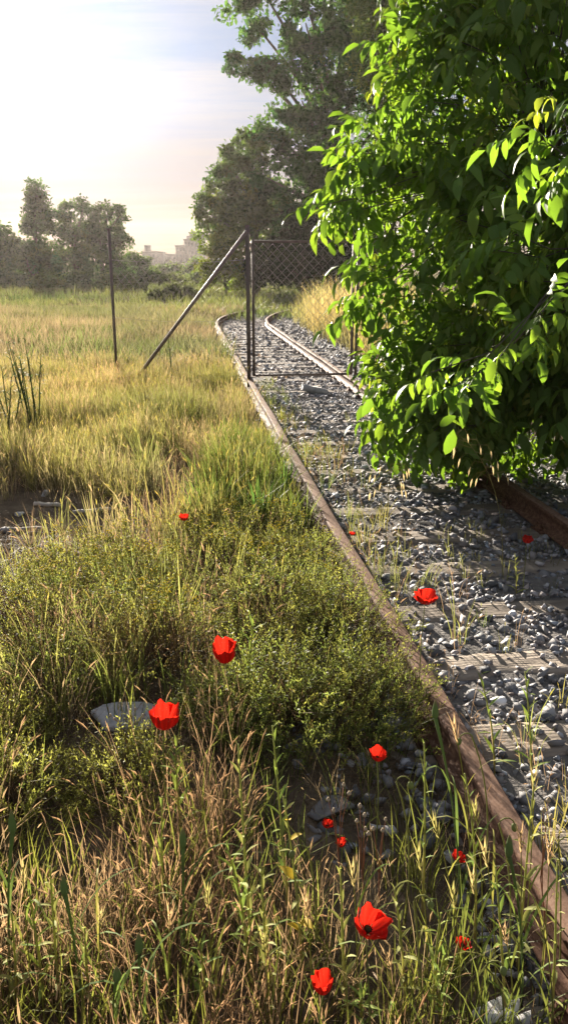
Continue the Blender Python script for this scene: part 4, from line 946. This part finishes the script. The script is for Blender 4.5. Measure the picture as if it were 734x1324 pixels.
# narrow leaf meshes shared by the leafy stems
def narrow_leaf(seed, col, w=.16):
    g = Geo(); leaflet(g, (0, 0, 0), (1, 0, .25), (0, 0, 1), 1.0, w, .55 + .1 * seed, .3, col, (.25, .55, .8), (.8, 1, .6)); return g.mesh('leaf', M['stem'])
LM_green = [narrow_leaf(k, (.19 + .03 * k, .27 + .02 * k, .07)) for k in range(3)]
LM_pale = [narrow_leaf(k, (.33, .34, .12), .2) for k in range(3)]
LM_gold = [narrow_leaf(2, (.50, .36, .05), .5)]
def leafy(label, px, py, z, bpx, bpy, n, ln, cols, seed, f0=.25, plume=False):
    """Upright weed: top shown at px, py (height z), foot at bpx, bpy."""
    r = random.Random(seed); c = at(px, py, z); b = at(bpx, bpy, 0.02); b.y = .55 * b.y + .45 * c.y if abs(b.y - c.y) > .5 else b.y; b.z = gz(b.x, b.y)
    t = thing('leafy_weed', label, 'weed', tuple(b), 'tall leafy weeds in the foreground'); e = c - b
    pts = bez(Vector((0, 0, -.02)), Vector((e.x * .3 + r.uniform(-.02, .02), e.y * .3, e.z * .55)), e, 10); g = Geo()
    tube(g, [tuple(p) for p in pts], [.0040 - .0022 * i / 9 for i in range(10)], 5, np.array([lerp((.32, .25, .12), (.30, .32, .11), min(1, i / 5)) for i in range(10)])); link('stem', g.mesh('stem', M['stem']), t)
    for k in range(n):
        f = f0 + (1 - f0) * (k + .5) / n; i = min(8, int(f * 9)); p = pts[i].lerp(pts[i + 1], f * 9 - i); a = k * 2.4 + r.uniform(-.4, .4)
        l_ = 1.35 * ln * r.uniform(.7, 1.15) * (1.1 - .55 * f if not plume else .6 + .5 * math.sin(f * 3)); el = r.uniform(.15, .8) + .5 * f
        o = link('leaf', r.choice(cols), t); o.matrix_local = Matrix.Translation(p) @ Matrix.Rotation(a, 4, 'Z') @ Matrix.Rotation(-el, 4, 'Y') @ Matrix.Scale(l_, 4)
leafy('weed with toothed leaves standing under the tall cup shaped poppy', 228, 965, .52, 238, 1110, 20, .055, LM_green, 1)
leafy('fern like weed with a dense plume of short leaves, left of centre', 292, 1092, .50, 322, 1300, 30, .038, LM_green, 2, .3, True)
leafy('tall weed with a curling tip at the centre of the foreground', 308, 962, .68, 330, 1300, 26, .042, LM_pale, 3, .1)
leafy('bright green leafy weed in front of the dark bush', 352, 938, .62, 378, 1235, 22, .05, LM_green, 4, .3)
leafy('yellowing weed close beside the bright green leafy one', 366, 1030, .55, 392, 1290, 18, .042, LM_pale + LM_gold, 5, .1)
leafy('leafy weed rising right of the poppy with the dark heart', 328, 806, .52, 320, 880, 16, .07, LM_green, 6, .3)
leafy('weed with bright leaves standing behind the largest poppy', 510, 1150, .44, 525, 1300, 18, .04, LM_pale, 7, .15)
leafy('weed at the bottom edge right of the largest poppy', 570, 1180, .42, 560, 1322, 16, .045, LM_green, 8, .1)
leafy('weed leaning over the rail on the right edge', 690, 1010, .55, 668, 1250, 20, .05, LM_pale, 9, .1)
leafy('slender weed in front of the cobbles, right of the shaded poppies', 548, 960, .62, 545, 1200, 20, .03, LM_green, 10, .15)
leafy('short weed at the left edge with light green leaves', 38, 1150, .45, 62, 1320, 16, .05, LM_green, 11, .1)
leafy('weed with yellowish tip at the bottom left', 65, 1120, .46, 80, 1322, 18, .042, LM_pale, 12, .1)
leafy('weed right of the fern like one, bent to the left', 338, 1120, .50, 350, 1322, 24, .04, LM_pale, 13, .05)
leafy('low bright weed at the bottom centre', 470, 1290, .28, 470, 1330, 12, .05, LM_green, 14, .05)
leafy('weed on the ballast beside the near rail, left of the pale stone', 618, 870, .42, 640, 1000, 14, .06, LM_green, 15, .2)
leafy('weed with curled leaves at the right edge below the sleepers', 678, 868, .40, 690, 1010, 14, .06, LM_green, 16, .2)
leafy('small weed between the sleepers below the ballast poppy', 665, 720, .22, 668, 760, 12, .05, LM_pale, 17, .1)
for q_, (a_, b_, c_, d_, e_) in enumerate([(600, 1000, .58, 612, 1230), (720, 1110, .46, 715, 1322), (575, 1235, .38, 570, 1322), (440, 1120, .46, 448, 1322), (255, 1215, .42, 262, 1322), (110, 1200, .42, 118, 1322), (210, 1030, .5, 214, 1230), (15, 1180, .42, 22, 1322)]):
    leafy(['weed with upright leaves between the bud stalk and the rail', 'weed at the lower right edge in front of the rail', 'pale weed at the bottom edge below the flat poppy', 'slender weed rising left of the largest poppy', 'weed at the bottom edge right of the fat bud', 'weed in the dry grass left of the small bud', 'thin weed above the dry grass under the slab', 'weed at the bottom left edge'][q_], a_, b_, c_, d_, e_, 16, .042, LM_pale if q_ % 2 else LM_green, 70 + q_, .08)
leafy('weed in the lower right corner beside the rail', 640, 1120, .44, 655, 1310, 18, .05, LM_green, 18, .1)

def bud_stalk(label, px, py, z, bpx, bpy, bl, seed, nleaf=3):
    """Salsify: a stalk that swells under one pointed bud."""
    r = random.Random(seed); c = at(px, py, z); b = at(bpx, bpy, .02); b.y = .5 * b.y + .5 * c.y; b.z = gz(b.x, b.y); e = c - b
    t = thing('bud_stalk', label, 'weed', tuple(b), 'pointed bud stalks in the foreground'); g = Geo(); top = e - Vector((e.x * .05, 0, bl)); pts = bez(Vector((0, 0, -.02)), Vector((e.x * .2, e.y * .2, e.z * .5)), top, 9)
    tube(g, [tuple(p) for p in pts], [.003, .0027, .0025, .0025, .0025, .0026, .003, .004, .0055], 6, (.13, .18, .07)); link('stem', g.mesh('stem', M['stem']), t)
    g = Geo(); lathe(g, [(.0055, -.002), (.0085, bl * .12), (.0088, bl * .3), (.006, bl * .62), (.003, bl * .88), (.0004, bl)], 8, np.repeat(np.array([(.13, .18, .08)] * 4 + [(.17, .17, .09), (.3, .24, .14)]), 8, 0)); o = link('bud', g.mesh('bud', M['stem']), t); o.matrix_local = Matrix.Translation(top) @ orient((e.x * .3, e.y * .2, e.z))
    for k in range(nleaf):
        i = 1 + k * 2; a = r.uniform(0, 6); d = Vector((math.cos(a), math.sin(a), 0)); p = pts[i]; l_ = r.uniform(.14, .24); g = Geo()
        ribbon(g, [tuple(q_) for q_ in bez(p, p + d * l_ * .3 + Vector((0, 0, l_ * .9)), p + d * l_ * .8 + Vector((0, 0, l_ * r.uniform(.4, .9))), 7)], [.007, .0075, .007, .006, .0045, .0025, 0], (-d.y, d.x, 0), (.14, .20, .06)); link('leaf', g.mesh('leaf', M['stem']), t)
bud_stalk('stout pointed bud on a thick stalk in front of the cobbles', 561, 905, .66, 600, 1200, .05, 1)
bud_stalk('blue green pointed bud beside the rail at the lower right', 657, 1078, .55, 665, 1260, .055, 2)
bud_stalk('fat pointed bud standing in the dry grass', 180, 1205, .50, 196, 1324, .045, 3)
bud_stalk('small pointed bud left of the fat one in the dry grass', 152, 1248, .42, 160, 1324, .035, 4)
bud_stalk('leaning pointed bud above the dry grass at the left', 82, 1130, .52, 120, 1300, .05, 5)
bud_stalk('dark pointed bud at the far left edge', 16, 1045, .62, 30, 1250, .06, 6)
bud_stalk('slim pointed bud under the leafy weed in the dry grass', 236, 1070, .52, 243, 1260, .05, 7)

def seed_plant(label, heads, bpx, bpy, z, col, r0=.0055, seed=0):
    """Bare branching stems that end in small round heads."""
    r = random.Random(seed); b = at(bpx, bpy, .02); ps = [at(x, y, z + r.uniform(-.03, .03)) for x, y in heads]; b.y = .4 * b.y + .6 * sum(p.y for p in ps) / len(ps); b.z = gz(b.x, b.y)
    t = thing('seed_head_plant', label, 'weed', tuple(b), 'plants with round seed heads'); g = Geo(); f = Vector((sum(p.x for p in ps) / len(ps) - b.x, sum(p.y for p in ps) / len(ps) - b.y, (z - b.z) * .62))
    tube(g, [(0, 0, -.02), tuple(f * .5), tuple(f)], [.0022, .002, .0016], 5, col); link('stem', g.mesh('stem', M['stem']), t)
    for p in ps:
        q = p - b; g = Geo(); tube(g, [tuple(f * r.uniform(.75, 1)), tuple(f.lerp(q, .5) + Vector((0, 0, .015))), tuple(q)], [.0012, .001, .0008], 4, col); br = link('branch', g.mesh('branch', M['stem']), t)
        g = Geo(); g.add(ICO1[0] * r0 * r.uniform(.8, 1.1) * [1, 1, .85] + np.array(tuple(q)), ICO1[1], (.42, .36, .29)); tube(g, [tuple(q), tuple(q + Vector((0, 0, r0 * 1.25)))], r0 * .5, 5, (.34, .28, .2)); link('seed_head', g.mesh('seed_head', M['stem']), br)
RS = (.24, .13, .09)
seed_plant('reddish stem with round seed heads, left in the dark gully', [(444, 1015), (451, 1026), (431, 1048), (424, 1034)], 443, 1190, .42, RS, seed=1)
seed_plant('reddish stem with round seed heads in the middle of the dark gully', [(465, 1042), (471, 1054), (461, 1062), (472, 1072), (476, 1078)], 476, 1200, .40, RS, seed=2)
seed_plant('reddish stem with round seed heads, right in the dark gully', [(482, 1072), (498, 1060), (494, 1074)], 488, 1190, .40, RS, seed=3)
seed_plant('small dry stem with pale heads in front of the grey slab', [(143, 925), (175, 917), (185, 925), (148, 930)], 168, 1000, .32, (.28, .2, .1), .005, 4)
seed_plant('dry stem with pale heads beside the rail at the right edge', [(708, 1035), (702, 1048), (712, 1056), (706, 1062)], 700, 1180, .42, RS, .006, 5)

def hook_bud(label, px, py, z, bpx, bpy, seed, hook=.035):
    r = random.Random(seed); c = at(px, py, z); b = at(bpx, bpy, .02); b.y = .45 * b.y + .55 * c.y; b.z = gz(b.x, b.y); e = c - b; s_ = 1 if r.random() < .5 else -1
    t = thing('poppy_bud', label, 'bud', tuple(b), 'nodding hairy poppy buds'); pts = bez(Vector((0, 0, -.02)), Vector((r.uniform(-.03, .03), 0, e.z * .6)), e - Vector((0, 0, .012)), 8)
    arc = [pts[-1] + Vector((s_ * hook * .5 * (1 - math.cos(a)), 0, hook * .5 * math.sin(a))) for a in (.6, 1.2, 1.9, 2.6, 3.1)]; g = Geo(); al = pts + arc
    tube(g, [tuple(p) for p in al], [.0021] * 8 + [.0017] * 5, 5, (.20, .21, .08)); link('stem', g.mesh('stem', M['stem']), t)
    g = Geo(); lathe(g, [(.0015, 0), (.0065, .004), (.0078, .011), (.006, .018), (.0006, .023)], 8, (.17, .20, .09)); o = link('bud', g.mesh('bud', M['stem']), t); o.matrix_local = Matrix.Translation(arc[-1] + Vector((0, 0, .001))) @ orient((s_ * .15, 0, -1))
hook_bud('nodding bud on a hooked stem over the cobbles', 512, 1006, .50, 520, 1180, 1)
hook_bud('nodding bud on a hooked stem in front of the near rail', 611, 950, .52, 622, 1150, 2)
hook_bud('nodding bud above the rail at the right', 645, 1060, .50, 650, 1240, 3)
hook_bud('nodding bud right of the largest poppy', 535, 1160, .42, 545, 1310, 4)
hook_bud('nodding bud beside the bright green leafy weed', 398, 1095, .44, 405, 1260, 5)
hook_bud('nodding bud next to the tall cup shaped poppy', 243, 898, .56, 238, 985, 6)
hook_bud('nodding bud at the right edge above the rail end', 722, 1085, .46, 715, 1230, 7)
hook_bud('nodding bud low at the bottom, right of centre', 628, 1245, .36, 630, 1330, 8)

def grain(label, px, py, z, bpx, bpy, seed, ear=.07, col=(.36, .29, .14), leaves=3, droop=.3):
    """Grass stalk with an ear of grain and long blades."""
    r = random.Random(seed); c = at(px, py, z); b = at(bpx, bpy, .02); b.y = .45 * b.y + .55 * c.y; b.z = gz(b.x, b.y); e = c - b; t = thing('ear_of_grass', label, 'grass stalk', tuple(b), 'grass stalks with ears in the foreground')
    pts = bez(Vector((0, 0, -.02)), Vector((e.x * .25, e.y * .2, e.z * .6)), e, 9); g = Geo(); tube(g, [tuple(p) for p in pts], [.0018 - .0008 * i / 8 for i in range(9)], 4, (.22, .22, .07)); link('stem', g.mesh('stem', M['stem']), t)
    d = (pts[-1] - pts[-2]).normalized(); g = Geo(); u, v = frame_of(d)
    for k in range(12):
        f = k / 12; p = pts[-1] - d * ear * (1 - f) * .9; a = k * 2.6; o_ = u * math.cos(a) + v * math.sin(a); q = p + d * .014 + o_ * .006; w_ = d.cross(o_)
        ribbon(g, [tuple(p), tuple(q), tuple(q + d * .012 + o_ * .003), tuple(q + d * .034 + o_ * .010)], [.002, .0042, .002, 0], tuple(w_), np.array(col) * r.uniform(.8, 1.2))
    link('ear', g.mesh('ear', M['dry']), t)
    for k in range(leaves):
        i = 1 + k * 2; a = r.uniform(0, 6); dd = Vector((math.cos(a), math.sin(a), 0)); p = pts[i]; l_ = r.uniform(.12, .2); g = Geo()
        ribbon(g, [tuple(q_) for q_ in bez(p, p + dd * l_ * .3 + Vector((0, 0, l_ * .9)), p + dd * l_ * .75 + Vector((0, 0, l_ * r.uniform(.3, .8))), 7)], [.004, .0052, .0055, .005, .004, .0025, 0], (-dd.y, dd.x, 0), lerp((.15, .21, .05), (.30, .27, .08), r.random())); link('leaf', g.mesh('leaf', M['stem']), t)
ears = [(586, 935, .6, 610, 1180), (613, 1040, .5, 620, 1230), (690, 1000, .55, 680, 1240), (672, 1075, .5, 668, 1290), (584, 1150, .42, 592, 1310), (625, 1095, .48, 640, 1300), (710, 1090, .46, 700, 1300), (540, 1100, .46, 552, 1290), (455, 1120, .42, 462, 1300), (395, 1165, .42, 404, 1320), (268, 1150, .48, 280, 1320), (130, 1180, .44, 140, 1320), (220, 1180, .44, 225, 1320), (340, 1210, .4, 350, 1322), (610, 1130, .44, 615, 1320), (650, 1200, .4, 655, 1324), (560, 1060, .5, 590, 1260), (30, 1120, .5, 50, 1324), (500, 1235, .36, 505, 1324), (700, 1200, .4, 705, 1324)]
for k, (x_, y_, z_, bx2, by2) in enumerate(ears):
    grain('thin grass stalk with a bristly ear in the foreground', x_, y_, z_, bx2, by2, 50 + k, col=[(.40, .29, .17), (.30, .29, .11), (.36, .31, .15)][k % 3])

# wild oats by the ballast, tall green stalks in the field, strap leaved clump
def oats(label, px, py, z, bpx, bpy, seed):
    r = random.Random(seed); c = at(px, py, z); b = at(bpx, bpy, 0); b.y = .3 * b.y + .7 * c.y; b.z = -.03; e = c - b; t = thing('wild_oat', label, 'grass stalk', tuple(b))
    pts = bez(Vector((0, 0, 0)), Vector((e.x * .1, e.y * .2, e.z * .7)), e, 9); g = Geo(); tube(g, [tuple(p) for p in pts], .0018, 4, (.24, .22, .09)); link('stem', g.mesh('stem', M['stem']), t)
    for k in range(14):
        p = pts[8 - k // 4].lerp(pts[7 - k // 4], (k % 4) / 4); s_ = -1 if k % 2 else 1; d = Vector((s_ * r.uniform(.03, .09), r.uniform(-.04, .04), r.uniform(-.01, .03))); q = p + d; q2 = q + Vector((s_ * .02, 0, -.03)); g = Geo()
        tube(g, [tuple(p), tuple(q), tuple(q2)], .0008, 3, (.3, .26, .12), cap=False)
        for w_ in ((1, 0, 0), (0, 1, 0)): ribbon(g, [tuple(q2), tuple(q2 + Vector((s_ * .004, 0, -.018))), tuple(q2 + Vector((s_ * .008, 0, -.05)))], [.002, .008, 0], w_, (.42, .36, .22))
        link('spikelet', g.mesh('spikelet', M['dry']), t)
oats('wild oat with drooping spikelets in front of the dark walnut shade', 590, 560, .95, 592, 665, 1)
oats('wild oat bending left beside the lowest walnut leaves', 505, 600, .62, 488, 690, 2)
def stalks(label, px, py_top, py_base, Y, n, h, seed, col, spread=.12):
    r = random.Random(seed); b = Vector(((px - PW / 2) * Y / 1055., Y, 0)); b.z = gz(b.x, b.y); t = thing('tall_weed', label, 'weed', tuple(b))
    for k in range(n):
        a = r.uniform(0, 6.28); q = Vector((math.cos(a) * spread * .4 * r.random(), math.sin(a) * spread * .4, -.03)); e = Vector((q.x * 1 + r.uniform(-1, 1) * spread, q.y * 1.6, h * r.uniform(.65, 1))); pts = bez(q, (q + e) * .5 + Vector((0, 0, .05)), e, 6); g = Geo()
        tube(g, [tuple(p) for p in pts], [.010, .009, .008, .007, .005, .003], 5, np.array(col) * r.uniform(.8, 1.2)); s_ = link('stalk', g.mesh('stalk', M['stem']), t); g = Geo()
        for j in range(16):
            f = .3 + .7 * r.random(); i = min(4, int(f * 5)); p = pts[i].lerp(pts[i + 1], f * 5 - i); a = r.uniform(0, 6.28); d = Vector((math.cos(a), math.sin(a), r.uniform(.6, 1.4))); leaflet(g, p, d, (0, 0, 1), r.uniform(.05, .11), .016, .6, .2, np.array(col) * r.uniform(.9, 1.7))
        tag(link('leaves', g.mesh('leaves', M['stem']), s_), kind='stuff')
stalks('clump of tall dark green stalks standing in the field at the left', 38, 425, 545, 8.6, 8, 1.05, 1, (.10, .13, .06), .16)
stalks('thin tall weed in the grass below the diagonal brace', 222, 410, 480, 12.6, 2, .85, 2, (.09, .12, .05), .05)
stalks('group of slender weeds at the far left edge of the field', 4, 440, 560, 8.2, 5, .85, 3, (.12, .14, .07), .18)
def straps(label, px, py, n, h, seed, col):
    r = random.Random(seed); b = at(px, py, .02); b.z = gz(b.x, b.y); t = thing('strap_leaf_clump', label, 'plant', tuple(b), 'strap leaved clumps')
    for k in range(n):
        a = r.uniform(0, 6.28); d = Vector((math.cos(a), math.sin(a), 0)); l_ = h * r.uniform(.6, 1.1); le = r.uniform(.1, .5); p = d * r.uniform(0, .09); g = Geo()
        ribbon(g, [tuple(p + d * (l_ * le * f * f) + Vector((0, 0, l_ * (f - .4 * le * f * f)))) for f in (0, .3, .6, .85, 1)], [.014, .016, .013, .008, 0], (-d.y, d.x, 0), np.array(col) * r.uniform(.75, 1.25)); link('leaf', g.mesh('leaf', M['grass']), t)
straps('dark green clump of strap shaped leaves left of the rail', 335, 690, 34, .42, 1, (.06, .115, .03))
straps('smaller strap leaved clump just behind the dark green one', 365, 655, 22, .36, 2, (.075, .13, .035))
straps('pale green clump of strap shaped leaves beside the earth patch', 255, 690, 20, .30, 3, (.13, .18, .05))

# ------------------------------------------------------------------ stones, boards and litter
def rock(name, label, cat, px, py, size, mat, seed, yaw=0.0, sub=ICO2, z=None, rough=.3, tilt=0.0):
    b = at(px, py, size[2] * .4); b.z = gz(b.x, b.y) if z is None else z; V, F = rockmesh(seed, size, rough, sub)
    o = tag(link(name, Geo().add(V, F, (1, 1, 1)).mesh(name, mat, smooth=False)), label, cat); o.location = (b.x, b.y, b.z + size[2] * .35); o.rotation_euler = (tilt, 0, yaw); return o
def slab(px, py, a, b_, th, tilt, yaw):
    p = at(px, py, .05); V, F = [], []; n = 11; r = random.Random(5)
    rr = [r.uniform(.8, 1.1) for _ in range(n)]
    for z_, k_ in ((0, 1.0), (th * .75, 1.02), (th, .93)):
        for i in range(n): w_ = 2 * PI * i / n; V.append((a * k_ * rr[i] * math.copysign(abs(math.cos(w_)) ** .7, math.cos(w_)), b_ * k_ * rr[i] * math.copysign(abs(math.sin(w_)) ** .7, math.sin(w_)), z_ + r.uniform(-.003, .003)))
    V.append((0, 0, th * 1.06))
    for l_ in range(2):
        for i in range(n): q, w_ = l_ * n + i, l_ * n + (i + 1) % n; F += [(q, w_, w_ + n), (q, w_ + n, q + n)]
    F += [(2 * n + i, 2 * n + (i + 1) % n, 3 * n) for i in range(n)]
    o = tag(link('stone_slab', Geo().add(V, F, (1, 1, 1)).mesh('stone_slab', M['slab'], smooth=False)), 'flat grey stone slab lying in the hollow beside the tall poppy', 'slab')
    o.location = (p.x, p.y, gz(p.x, p.y) + .022); o.rotation_euler = (tilt, .08, yaw)
slab(165, 938, .125, .065, .026, .3, .22)
rock('boulder', 'rounded grey boulder half buried in the dark gully', 'stone', 432, 1052, (.11, .08, .04), M['soil_rock'], 6, .3)
rock('pale_stone', 'white stone lying in the field grass between the fence post and the rail', 'stone', 133, 503, (.13, .12, .12), M['white_rock'], 7)
rock('pale_stone', 'pale angular stone at the bottom edge right of centre', 'stone', 640, 1308, (.07, .05, .04), M['white_rock'], 8, .6)
rock('pale_stone', 'small white stone below the bud stalk near the rail', 'stone', 633, 1182, (.035, .03, .025), M['white_rock'], 9)
rock('plastic_scrap', 'crumpled scrap of white plastic lying on the ballast beside the near rail', 'litter', 644, 913, (.05, .035, .02), M['plastic'], 10, .4, ICO1, .03, .8)
rock('dirt_clod', 'dark clod of earth with dry roots beside the earth patch', 'earth', 165, 660, (.16, .12, .11), M['soil'], 11)
def plank(label, px, py, ln, w, th, yaw, mat, tilt=0.0, name='board', cat='board', z=None):
    b = at(px, py, 0); b.z = gz(b.x, b.y) if z is None else z; g = Geo(); n = 6; V, F = [], []
    for i in range(n):
        x_ = -ln / 2 + ln * i / (n - 1)
        for (y_, z_) in ((-w / 2, 0), (w / 2, 0), (w / 2, th), (-w / 2, th)): V.append((x_ + random.uniform(-.01, .01) * (i in (0, n - 1)), y_ * random.uniform(.85, 1.05), z_ + .004 * math.sin(i * 2.1)))
    for i in range(n - 1):
        for k in range(4): a, c = i * 4 + k, i * 4 + (k + 1) % 4; F += [(a, c, c + 4), (a, c + 4, a + 4)]
    F += [(0, 2, 1), (0, 3, 2), (n * 4 - 4, n * 4 - 3, n * 4 - 2), (n * 4 - 4, n * 4 - 2, n * 4 - 1)]
    o = tag(link(name, g.add(V, F, (1, 1, 1)).mesh(name, mat, smooth=False)), label, cat); o.location = (b.x, b.y, b.z + .01); o.rotation_euler = (0, tilt, yaw); return o
plank('short weathered white board on the bare earth', 62, 658, .22, .035, .02, -.15, M['board'])
plank('grey splintered board at the edge of the bare earth', 120, 668, .26, .03, .02, .35, M['board'])
plank('broken grey stick on the bare earth near the left edge', 30, 690, .30, .02, .015, .1, M['board'])
plank('concrete fragment tipped up between the rails below the gate', 405, 507, .34, .2, .09, .3, M['rock'], .25, 'concrete_fragment', 'rubble', -.02)
plank('pale splinter of wood lying on the ballast near a sleeper', 542, 683, .16, .018, .012, -.5, M['board'], 0, z=.03)
rs = random.Random(3)
CL = ['grey lump behind the white board on the bare earth', 'dark clod in front of the broken stick', 'dark clod just right of the white board', 'grey lump on the bare earth at the left edge', 'dark clod between the stick and the splintered board', 'dark clod at the back right of the bare earth', 'grey lump at the back of the bare earth', 'dark clod next to the root clod']
for k, (x_, y_) in enumerate([(25, 668), (45, 705), (95, 655), (10, 690), (75, 690), (112, 640), (58, 640), (140, 650)]):
    rock('earth_clod', CL[k], 'earth', x_, y_, (.05 + .02 * rs.random(), .04, .03), M['rock'] if k % 3 == 0 else M['soil'], 30 + k, rs.uniform(0, 3), ICO1)['group'] = 'clods on the bare earth'

# ------------------------------------------------------------------ haze in the low sun
g = Geo(); bx(g, (0, 220, 12), (1000, 600, 28))
hz = tag(link('haze', g.mesh('haze', None, smooth=False)), 'thin warm haze filling the air over the field', 'haze', kind='stuff')
hm, t, o = new_mat('haze_air'); pv = N(t, 'ShaderNodeVolumePrincipled'); pv.inputs['Color'].default_value = (1, .92, .87, 1); pv.inputs['Density'].default_value = 0.00019; pv.inputs['Anisotropy'].default_value = 0.52
t.links.new(pv.outputs[0], o.inputs['Volume']); hz.data.materials.clear(); hz.data.materials.append(hm)
